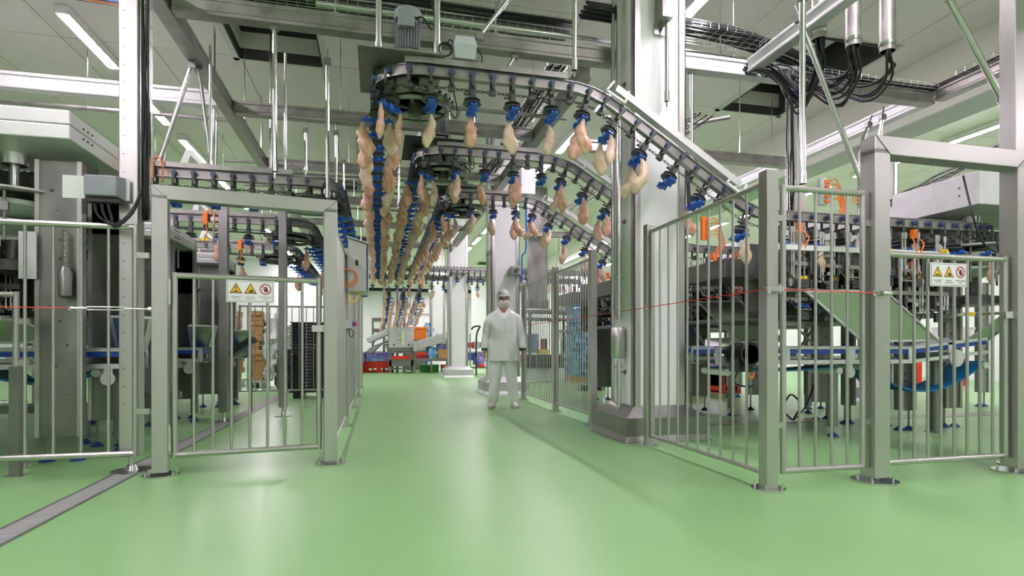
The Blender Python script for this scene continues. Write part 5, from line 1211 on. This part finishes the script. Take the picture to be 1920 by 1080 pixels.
# box pallets (red) with film
def box_pallet(px0, px1, py, label, dep=1.0, h=.50, film=.24, gmat=red):
    a = atZ(px0, py, 0); b = atZ(px1, py, 0); y = (a.y+b.y)/2; x0, x1 = a.x, b.x
    t = thing('box_pallet', label, 'box', ((x0+x1)/2, y+dep/2, 0)); m = MB()
    m.box(x0, x1, y, y+dep, .14, h)
    for f in (0, .42, .84): w_ = (x1-x0)*.16; m.box(x0+(x1-x0)*f, x0+(x1-x0)*f+w_, y-.01, y+dep+.01, 0, h+.01)
    m.box(x0-.01, x1+.01, y-.02, y+dep+.02, h-.05, h); m.box(x0, x1, y, y+dep, .02, .05)
    m.build('box_body', gmat, t)
    f = lumpy(x0-.03, x1+.03, y-.03, y+dep+.03, h-.09, h+film, int(px0), .02).build('film_liner', film_p, t, smooth=True)
    lumpy(x0-.035, x1+.035, y-.045, y+dep+.03, h-.1, h+.03, int(px0)+1, .02, nz=4).build('film_edge', film_b, t, smooth=True)
    return t
box_pallet(682, 738, 698, 'red box pallet filled under violet film at the aisle end, right one')
box_pallet(640, 680.5, 700, 'red box pallet with violet film at the aisle end, cut off by the fence posts')
box_pallet(1278, 1322, 741, 'red box pallet with violet film behind the right aisle fence, left one')
box_pallet(1352, 1392, 738, 'red box pallet with violet film behind the right aisle fence, right one')
def boxat(px0, px1, py_top, py_bot, Z, dep):      # real-size box from its outline at a known depth
    a = ray(px0, py_top)*Z; b = ray(px1, py_bot)*Z
    return a.x, b.x, (a.y+b.y)/2, (a.y+b.y)/2+dep, EYE+b.z, EYE+a.z
def simple(name, cat, label, px0, px1, pyt, pyb, Z, dep, mat, grounded=False, pname='body', bevel=.01, lum_=None):
    x0, x1, y0, y1, z0, z1 = boxat(px0, px1, pyt, pyb, Z, dep)
    if grounded: z0 = 0
    t = thing(name, label, cat, ((x0+x1)/2, (y0+y1)/2, z0))
    if lum_: lumpy(x0, x1, y0, y1, z0, z1, lum_, .03).build(pname, mat, t, smooth=True)
    else: MB().box(x0, x1, y0, y1, z0, z1).build(pname, mat, t, bevel=bevel)
    return t, (x0, x1, y0, y1, z0, z1)
t, b = simple('bin', 'bin', 'navy blue lidded bin at the aisle end behind the left fence posts', 664, 679, 632, 700, 20.8, .6, navy, True)
MB().box(b[0]-.03, b[1]+.03, b[2]-.03, b[3]+.03, b[5]-.02, b[5]+.10).build('lid', pale, t, bevel=.02)
# packing machine
t, b = simple('packing_machine', 'machine', 'grey packing machine with control screen at the aisle end', 729, 776, 614, 652, 20.0, .8, satin)
x0, x1, y0, y1, z0, z1 = b; w_ = x1-x0
MB().box(x0+.02, x1-.02, y0+.05, y1, z0-.14, z0).box(x0, x1, y0-.05, y1, z0-.2, z0-.14).box(x0, x1, y0, y1, .22, .46).box(x0-.02, x1, y0-.05, y1, .12, .16).build('base_frame', steel_dull, t, bevel=.01)
for x in (x0+.05, x1-.05): MB().box(x-.04, x+.04, y0, y0+.08, 0, z0-.1).build('leg', steel_dull, t)
MB().box(x0+.33*w_, x0+.66*w_, y0-.05, y0, z0+.28, z1-.08).build('screen_housing', satin, t, bevel=.01); MB().box(x0+.37*w_, x0+.62*w_, y0-.056, y0-.05, z1-.34, z1-.14).build('screen', greybeam, t)
MB().box(x0+.5*w_, x0+.62*w_, y0-.07, y0-.055, z0+.1, z1-.12).build('hanging_cloth', M('pale_yellow', (.75,.78,.45), .7), t); MB().box(x0+.1, x1-.1, y0-.06, y0-.03, .48, .6).build('red_pad', red, t)
for x in (x0+.2*w_, x0+.8*w_): MB().cyl((x, y0-.02, z0+.1), (x, y0, z0+.1), .03, 10).build('knob', blackp, t)
# sloping feeder arm to the right, hoses left
a = ray(785, 642)*20; bb = ray(842, 628)*20
t = thing('feeder_arm', 'grey sloping covered belt arm right of the packing machine', 'conveyor', a+Vector((0,0,EYE)))
MB().bar(a+Vector((0,0,EYE-.1)), bb+Vector((0,0,EYE-.06)), .5, .30).build('arm_cover', satin, t, bevel=.02); MB().bar(ray(776,650)*20+Vector((0,0,EYE)), ray(800,648)*20+Vector((0,0,EYE)), .4, .34).build('arm_inlet', satin, t, bevel=.02)
p = ray(838, 640)*20; MB().box(p.x-.04, p.x+.04, p.y-.04, p.y+.04, 0, EYE+p.z).build('leg', steel_dull, t); MB().cyl((p.x-.02,p.y-.28,EYE+p.z+.2),(p.x-.02,p.y-.26,EYE+p.z+.2),.12,16).build('side_disc', satin, t)
a = ray(690, 636)*20.3; t = thing('hose_rack', 'bundle of grey tubes and sloping hood left of the packing machine', 'machine part', (a.x, a.y, .5))
MB().bar(a+Vector((0,0,EYE-.05)), ray(729, 622)*20.3+Vector((0,0,EYE)), .4, .2).build('sloping_hood', satin, t, bevel=.02)
for k in range(7): MB().tube([ray(686+k*2, 663)*20.1+Vector((0,0,EYE)), ray(700+k*3, 650-k)*20.1+Vector((0,0,EYE)), ray(729, 640+k*3)*20.1+Vector((0,0,EYE))], .03, 6, 4).build('grey_tube', satin if k % 2 else steel_dark, t, smooth='all')
# low racks under
t, b = simple('low_rack', 'rack', 'low steel rack with red trays right of the packing machine', 777, 840, 672, 677, 19.8, .6, steel_dull)
for f in (0, .5, 1): x = b[0]+(b[1]-b[0])*f; MB().box(x-.03, x+.03, b[2], b[2]+.06, 0, b[4]).build('leg', steel_dull, t)
for k, (p0, p1, yt, yb, mat, lab) in enumerate(((779, 802, 661, 666, red, 'upper red tray with white rim on the low rack'), (780, 801, 667, 673, M('crimson_tray', (.45,.01,.04), .4), 'dark red tray on the low rack'), (803, 821, 651, 672, film_b, 'blue film wrapped stack on the low rack'), (821, 839, 655, 672, card, 'stack of brown trays at the right end of the low rack'), (821, 839, 645, 655, film_p, 'violet and red trays on the brown stack'))):
    simple('tray_stack', 'tray', lab, p0, p1, yt, yb, 19.8+.02*k, .5, mat, lum_=(k+3) if k in (2, 4) else None)
for k, (p0, p1, mat, nm) in enumerate(((788, 804, green, 'left'), (806, 823, green, 'right'), (829, 838, red, 'red'))):
    simple('floor_crate', 'crate', 'low %s crate on the floor under the rack%s' % ('green' if mat is green else 'red', ', %s one' % nm if mat is green else ''), p0, p1, 684, 690, 20.4, .5, mat, True)
t, b = simple('orange_bin', 'bin', 'big orange bin standing high behind the packing machine', 757, 800, 613, 637, 22.5, 1.0, orange)
MB().box(b[0]-.04, b[1]+.04, b[2]-.04, b[3]+.04, b[5]-.08, b[5]).build('rim', orange, t, bevel=.01); MB().box(b[0]+.05, b[1]-.05, b[2]+.1, b[3]-.1, 0, b[4]).build('stand', steel_dull, t)
simple('wrapped_pallet', 'pallet', 'tall pale blue film wrapped pallet behind the orange bin', 797, 823, 605, 690, 23.2, 1.0, film_b, True, lum_=9)
# platform with legs left of centre
x0, x1, y0, y1, z0, z1 = boxat(699, 729, 596, 622, 22, 1.5)
t = thing('steel_platform', 'raised grey steel platform on legs beyond the hanging lanes', 'platform', ((x0+x1)/2, y0, 0)); MB().box(x0, x1, y0, y1, z0, z0+.12).box(x0, x1, y0, y1, z1-.1, z1).build('deck', steel_dull, t)
for x in (x0, x1): MB().box(x-.04, x+.04, y0-.04, y0+.04, 0, z1).bar((x, y0, z0-.5), ((x0+x1)/2, y0, z0), .04, .04).build('leg', steel_dull, t)
p = atZ(758, 697, 0); pipe([(p.x, p.y, 0), (p.x, p.y, 3.1)], .05, 'slim grey floor post before the packing machine', steel_dull, name='floor_post', cat='post')
for k, (px, Z) in enumerate(((745, 20.5), (720, 21), (866, 20))):
    p = ray(px, 640)*Z; pipe([(p.x, p.y, 0), (p.x, p.y, HC)], .045, 'tall thin grey service column %s' % ('behind the packing machine', 'beyond the left lane', 'behind the third white pillar')[k], steel_dull, name='service_column', cat='post')
# trolley right of the third pillar
t, b = simple('wire_trolley', 'trolley', 'steel trolley with crates between third pillar and the worker', 881, 914, 688, 691, 19.2, .6, steel_dull)
for x in (b[0], b[1]): MB().box(x-.02, x+.02, b[2]-.02, b[2]+.02, 0, 1.35).build('upright', chrome, t)
MB().box(b[0], b[1], b[2], b[3], .72, .75).build('shelf', steel_dull, t)
for k, (p0, p1, yt, yb, mat, nm) in enumerate(((881, 888, 642, 652, red, 'small red box'), (889, 900, 640, 654, greybox, 'grey box'), (901, 911, 642, 652, card, 'brown box'), (890, 908, 662, 684, film_p, 'violet wrapped crate stack'), (897, 909, 683, 688, red, 'red crate'), (881, 889, 662, 676, bluep, 'small blue crate'))):
    simple('goods_box', 'box', nm+' on the steel trolley beside the third pillar', p0, p1, yt, yb, 19.2, .45, mat, lum_=5 if k == 3 else None)
t = thing('fork_handle', 'black curved trolley handle left of the worker', 'handle', ray(895,630)*18.8+Vector((0,0,EYE))); MB().tube([q_*18.8+Vector((0,0,EYE)) for q_ in (ray(893,702.3), ray(893,640), ray(895,622), ray(900,612), ray(888,613), ray(884,618))], .03, 6, 4).build('handle_tube', blackp, t, smooth='all')
# hall goods behind the right fence
simple('cabinet', 'cabinet', 'white floor cabinet low behind the middle fence panel, left one', 988, 1028, 691, 722, 14.6, .7, whitem, True)
simple('cabinet', 'cabinet', 'white floor cabinet behind the middle fence post, right one', 1032, 1066, 691, 724, 14.4, .7, whitem, True)
t0 = None
for k in range(9):
    x0, x1, y0, y1, z0, z1 = boxat(984+k*9.4, 992+k*9.4, 665+k*.4, 690, 14.5, .5)
    lab = 'black upright crate on the white cabinets, %s from the left' % nth(k)
    if t0 is None:
        t0 = thing('black_crate', lab, 'crate', (x0, y0, z0), 'black crates on the white cabinets'); MB().box(x0, x1, y0, y1, z0, z1).build('crate_body', blackp, t0, bevel=.01); MB().box(x0+.02, x1-.02, y0-.01, y0, z0+.1, z0+.16).build('grip', steel_dark, t0)
    else: dup(t0, (x0, y0, z0), label=lab)
simple('yellow_case', 'box', 'bright yellow case on the black crates left of the middle post', 1012, 1031, 655, 664, 14.5, .3, yellow)
simple('red_binder', 'box', 'red upright box above the yellow case', 1017.5, 1021, 635, 655, 14.5, .25, M('dark_red', (.5,.01,.01), .4))
simple('black_binder', 'box', 'black upright box beside the red upright box', 1021.5, 1026, 635, 655, 14.5, .25, blackp)
simple('fire_board', 'board', 'narrow red board standing behind the worker\'s left hand', 981, 985, 622, 662, 15.6, .1, red, True)
k = 0
for i in range(7):
    for j in range(2):
        simple('blue_crate', 'crate', 'small pale blue crate, %s row from the bottom, %s column, behind the fence' % (nth(i), ('left', 'right')[j]), 990+j*11, 1000.5+j*11, 656.8-i*5.2, 661.6-i*5.2, 14.9, .35, M('pale_blue_crate%d%d' % (i, j), (.22,.36,.72), .4), bevel=.01)
t, b = simple('ribbed_cabinet', 'cabinet', 'grey ribbed wall cabinet high behind the middle fence panel', 991, 1030, 561, 583, 15.2, .5, steel_dull)
m = MB()
for i in range(9): x = b[0]+(b[1]-b[0])*(i+.5)/9; m.box(x-.012, x+.012, b[2]-.02, b[2], b[4]+.03, b[5]-.03)
m.build('rib', steel_dark, t); MB().box(b[0], b[1], b[2]+.1, b[2]+.2, b[5], HC).build('hanger', steel_dull, t)
for k, (yy, lab) in enumerate(((583, 'upper'), (596, 'lower'))):
    x0, x1, y0, y1, z0, z1 = boxat(985, 1135, yy, yy+5, 14.8, .12)
    t = thing('roller_rail', '%s long grey rail with dark rollers behind the far fence panels' % lab, 'rail', (x0, y0, z0)); MB().box(x0, x1, y0, y1, z0, z1).build('rail_bar', steel_dull, t)
    m = MB()
    for i in range(24): m.lathe([(.005,-.02),(.03,-.02),(.03,.02),(.005,.02)], (x0+.05+i*.08, y0-.02, z0), 8, 'y')
    m.build('roller', blackp, t, kind='stuff')
    for x in (x0+.1, (x0+x1)/2, x1-.05): MB().box(x-.03, x+.03, y1, y1+.05, 0, z1).build('leg', steel_dull, t)
t, b = simple('grey_hopper', 'hopper', 'light grey hopper high behind the fence, left of the blue wrapped goods', 1061, 1084, 563, 590, 15.2, .6, satin); MB().box(b[0]+.1, b[0]+.16, b[2]+.2, b[2]+.26, 0, b[4]).build('leg', steel_dull, t)
t, b = simple('signal_box', 'cabinet', 'grey wall box with small red light behind the right far fence panel', 1050, 1064, 622, 637, 16.5, .2, pale); MB().cyl(((b[0]+b[1])/2, b[2]-.02, (b[4]+b[5])/2), ((b[0]+b[1])/2, b[2], (b[4]+b[5])/2), .05, 10).build('red_light', red, t); MB().box((b[0]+b[1])/2-.03, (b[0]+b[1])/2+.03, b[2]+.05, b[3]-.04, 0, b[4]).build('stand', steel_dull, t)
# blue wrapped pallet
a = atZ(1081, 733, 0); c = atZ(1128, 735, 0); y0 = a.y; x0, x1 = a.x, c.x+.25
t = thing('wrapped_pallet', 'tall bright blue film wrapped stack on pallet behind the post by the near pillar', 'pallet', ((x0+x1)/2, y0+.4, 0)); dd = (x0*SA+y0*CA); zt = lambda py: EYE+(HZ-py)/F_PX*dd
m = MB()
for f in (0, .42, .84): m.box(x0+(x1-x0)*f, x0+(x1-x0)*f+(x1-x0)*.16, y0, y0+.8, 0, .11)
m.box(x0, x1, y0, y0+.8, .11, .17).build('pallet', satin, t); MB().box(x0, x1, y0+.01, y0+.8, .17, .30).build('cardboard_base', card, t)
lumpy(x0+.01, x1-.02, y0+.03, y0+.78, .30, zt(605), 77, .05, 40, 26).build('film_wrap', film_b, t, smooth=True)
lumpy(x0+.0, x1-.08, y0+.05, y0+.7, zt(604), zt(566), 78, .04, 30, 8).build('upper_bag', film_b, t, smooth=True)
# cardboard stacks on pallets, left
def box_stack(px0, px1, py_top, py_bot, label, n, seed, cmat=card, film=True):
    a = atZ(px0, py_bot, 0); c = atZ(px1, py_bot, 0); y = (a.y+c.y)/2+.0; x0, x1 = a.x, c.x; dd = x0*SA+y*CA; zt_ = EYE+(HZ-py_top)/F_PX*dd; r = random.Random(seed)
    t = thing('pallet', label+' pallet', 'pallet', ((x0+x1)/2, y+.4, 0)); m = MB()
    for f in (0, .42, .84): m.box(x0+(x1-x0)*f, x0+(x1-x0)*f+(x1-x0)*.16, y, y+.8, 0, .12)
    m.box(x0-.03, x1+.1, y, y+.8, .12, .18).build('pallet_body', satin, t)
    h = (zt_-.18)/n
    for k in range(n):
        dx = r.uniform(-.03, .03)+.05*math.sin(k*.7); w2 = (x1-x0)*(1 if k < n*.8 else .9)
        o = MB().box(x0+dx, x0+dx+w2, y+.02+abs(dx), y+.5, .182+h*k, .18+h*(k+1)-.004).build('cardboard_box', cmat, bevel=.006)
        tag(o, 'cardboard box, %s from the bottom of the %s' % (nth(k), label), 'box', 'boxes of the '+label)
    if film: tag(lumpy(x1+.03, x1+.42, y+.05, y+.7, .19, zt_*.97, seed, .05, 26, 14).build('white_sack_stack', film_w, smooth=True), 'white film covered stack beside the '+label, 'stack')
box_stack(465, 490, 582, 728, 'right cardboard stack', 14, 5)
box_stack(412, 444, 582, 726, 'left cardboard stack', 12, 8, film=False)
a = atZ(522, 722, 0); tag(lumpy(a.x, a.x+.62, a.y, a.y+.7, .0, 1.52, 41, .06, 26, 14).build('white_sack_stack', film_w, smooth=True), 'rounded white film covered stack behind the slim post, left of black crates', 'stack')
a = atZ(524, 728, 0); tag(lumpy(a.x-.0, a.x+.5, a.y-.35, a.y-.1, .0, .85, 43, .05, 20, 8).build('black_bag', film_k, smooth=True), 'glossy black plastic bag left of the black crate stack', 'bag')
# black stacking crates
a = atZ(549, 744, 0); b_ = atZ(612, 744, 0); x0, x1, y0 = a.x, b_.x+.05, 10.75
t = thing('pallet', 'black plastic pallet under the stack of flat black crates', 'pallet', ((x0+x1)/2, y0+.3, 0)); MB().box(x0+.05, x0+.2, y0, y0+.6, 0, .1).box(x1-.2, x1-.05, y0, y0+.6, 0, .1).box(x0, x1, y0, y0+.6, .1, .15).build('pallet_body', blackp, t)
first = None; nck = 21; h = (1.36-.15)/nck
for k in range(nck):
    lab = 'flat black crate, %s from the bottom of the tall stack' % nth(k); z = .151+h*k
    if first is None:
        first = thing('stacking_crate', lab, 'crate', (x0, y0, z), 'flat black stacking crates')
        MB().box(x0+.02, x1-.02, y0+.02, y0+.58, z, z+h-.014).build('crate_body', blackp, first); MB().box(x0, x1, y0, y0+.6, z+h-.020, z+h-.004).build('rim', blackp, first, bevel=.003); MB().box(x0+.25, x0+.36, y0+.012, y0+.02, z+.01, z+.018).build('grip', satin, first)
    else: dup(first, (x0+(.012 if k % 3 == 0 else 0), y0, z), label=lab)
t = thing('small_conveyor', 'short dark inclined belt lift before the cardboard stacks', 'conveyor', (-3.4, 9.0, .5)); MB().bar(atY(428, 668, 8.8), atY(476, 635, 8.8), .35, .08).build('belt_body', blackp, t, bevel=.01); p = atY(470, 640, 8.8); MB().box(p.x-.02, p.x+.02, p.y-.02, p.y+.02, 0, p.z).build('leg', steel_dull, t); p = atY(432, 668, 8.8); MB().box(p.x-.02, p.x+.02, p.y-.02, p.y+.02, 0, p.z).build('leg', steel_dull, t)
for k, (p0, p1, nm) in enumerate(((1714, 1731, 'left'), (1804, 1817, 'right'))):
    simple('crate_stack', 'crate', 'red crate stack far behind the sagging blue belt, %s one' % nm, p0, p1, 672, 716, 13.5, .5, red, True)
# exit sign far away
p = ray(785, 489)*26+Vector((0,0,EYE)); t = thing('exit_sign', 'small hanging green and white exit pictogram sign beyond the lanes', 'sign', p)
MB().box(p.x-.28, p.x+.28, p.y, p.y+.05, p.z-.25, p.z+.25).build('sign_box', signw, t); m = MB()
for sx in (-.14, .14):
    for sz in (-.12, .12): m.box(p.x+sx-.10, p.x+sx+.10, p.y-.004, p.y, p.z+sz-.08, p.z+sz+.08)
m.build('pictogram', M('exit_green', (.15,.75,.65), .4), t); MB().cyl((p.x, p.y+.02, p.z+.25), (p.x, p.y+.02, HC), .012, 6).build('rod', steel_dull, t)
# second worker beyond the fence (partly hidden): a copy of the first with its own place and pose direction
w1 = bpy.data.objects['person']; q = atZ(1079, 708, 0)
w2 = dup(w1, (q.x, q.y, 0), label='distant second worker in white behind the fence, left of the blue wrapped stack')
# cable duct box on second pillar, blue hose
t = thing('switch_box', 'white switch box high on the second pillar with a blue hose below', 'box', (2.76, 10.7, 3.3)); p = atY(985, 340, 10.75)
MB().box(p.x-.12, p.x+.16, 10.6, 10.88, p.z-.28, p.z+.22).build('box_body', whitem, t, bevel=.006); MB().tube([(p.x+.0, 10.7, p.z-.28), (p.x+.0, 10.7, p.z-1.3), (p.x-.08, 10.7, p.z-1.5), (p.x-.06, 10.7, p.z-2.2)], .016, 8, 4).build('blue_hose', bluep, t, smooth=True)
t = thing('switch_box', 'small grey junction box low on the second pillar near the worker\'s head', 'box', (2.4, 10.8, 2.2)); p = atY(966, 508, 10.75); MB().box(p.x-.1, p.x+.1, 10.65, 10.88, p.z-.08, p.z+.08).build('box_body', steel_dull, t, bevel=.006); MB().cyl((p.x, 10.6, p.z), (p.x, 10.65, p.z), .04, 10).build('cover_nut', steel_dark, t)
# air vents in the ceiling
vt = None
for k, (px, py) in enumerate(((648, 345), (657, 418), (672, 446), (878, 354), (1025, 405), (910, 493), (815, 462))):
    p = atZ(px, py, HC); lab = 'dark slatted ceiling vent, %s of the small vents counted from the left' % nth(k)
    t = thing('ceiling_vent', lab, 'vent', (p.x, p.y, HC)); MB().box(p.x-.4, p.x+.4, p.y-.4, p.y+.4, HC-.04, HC-.001).build('vent_frame', galv, t); m = MB()
    for i in range(8): m.box(p.x-.35, p.x+.35, p.y-.34+.09*i, p.y-.30+.09*i, HC-.055, HC-.04)
    m.build('slat', darkv, t)
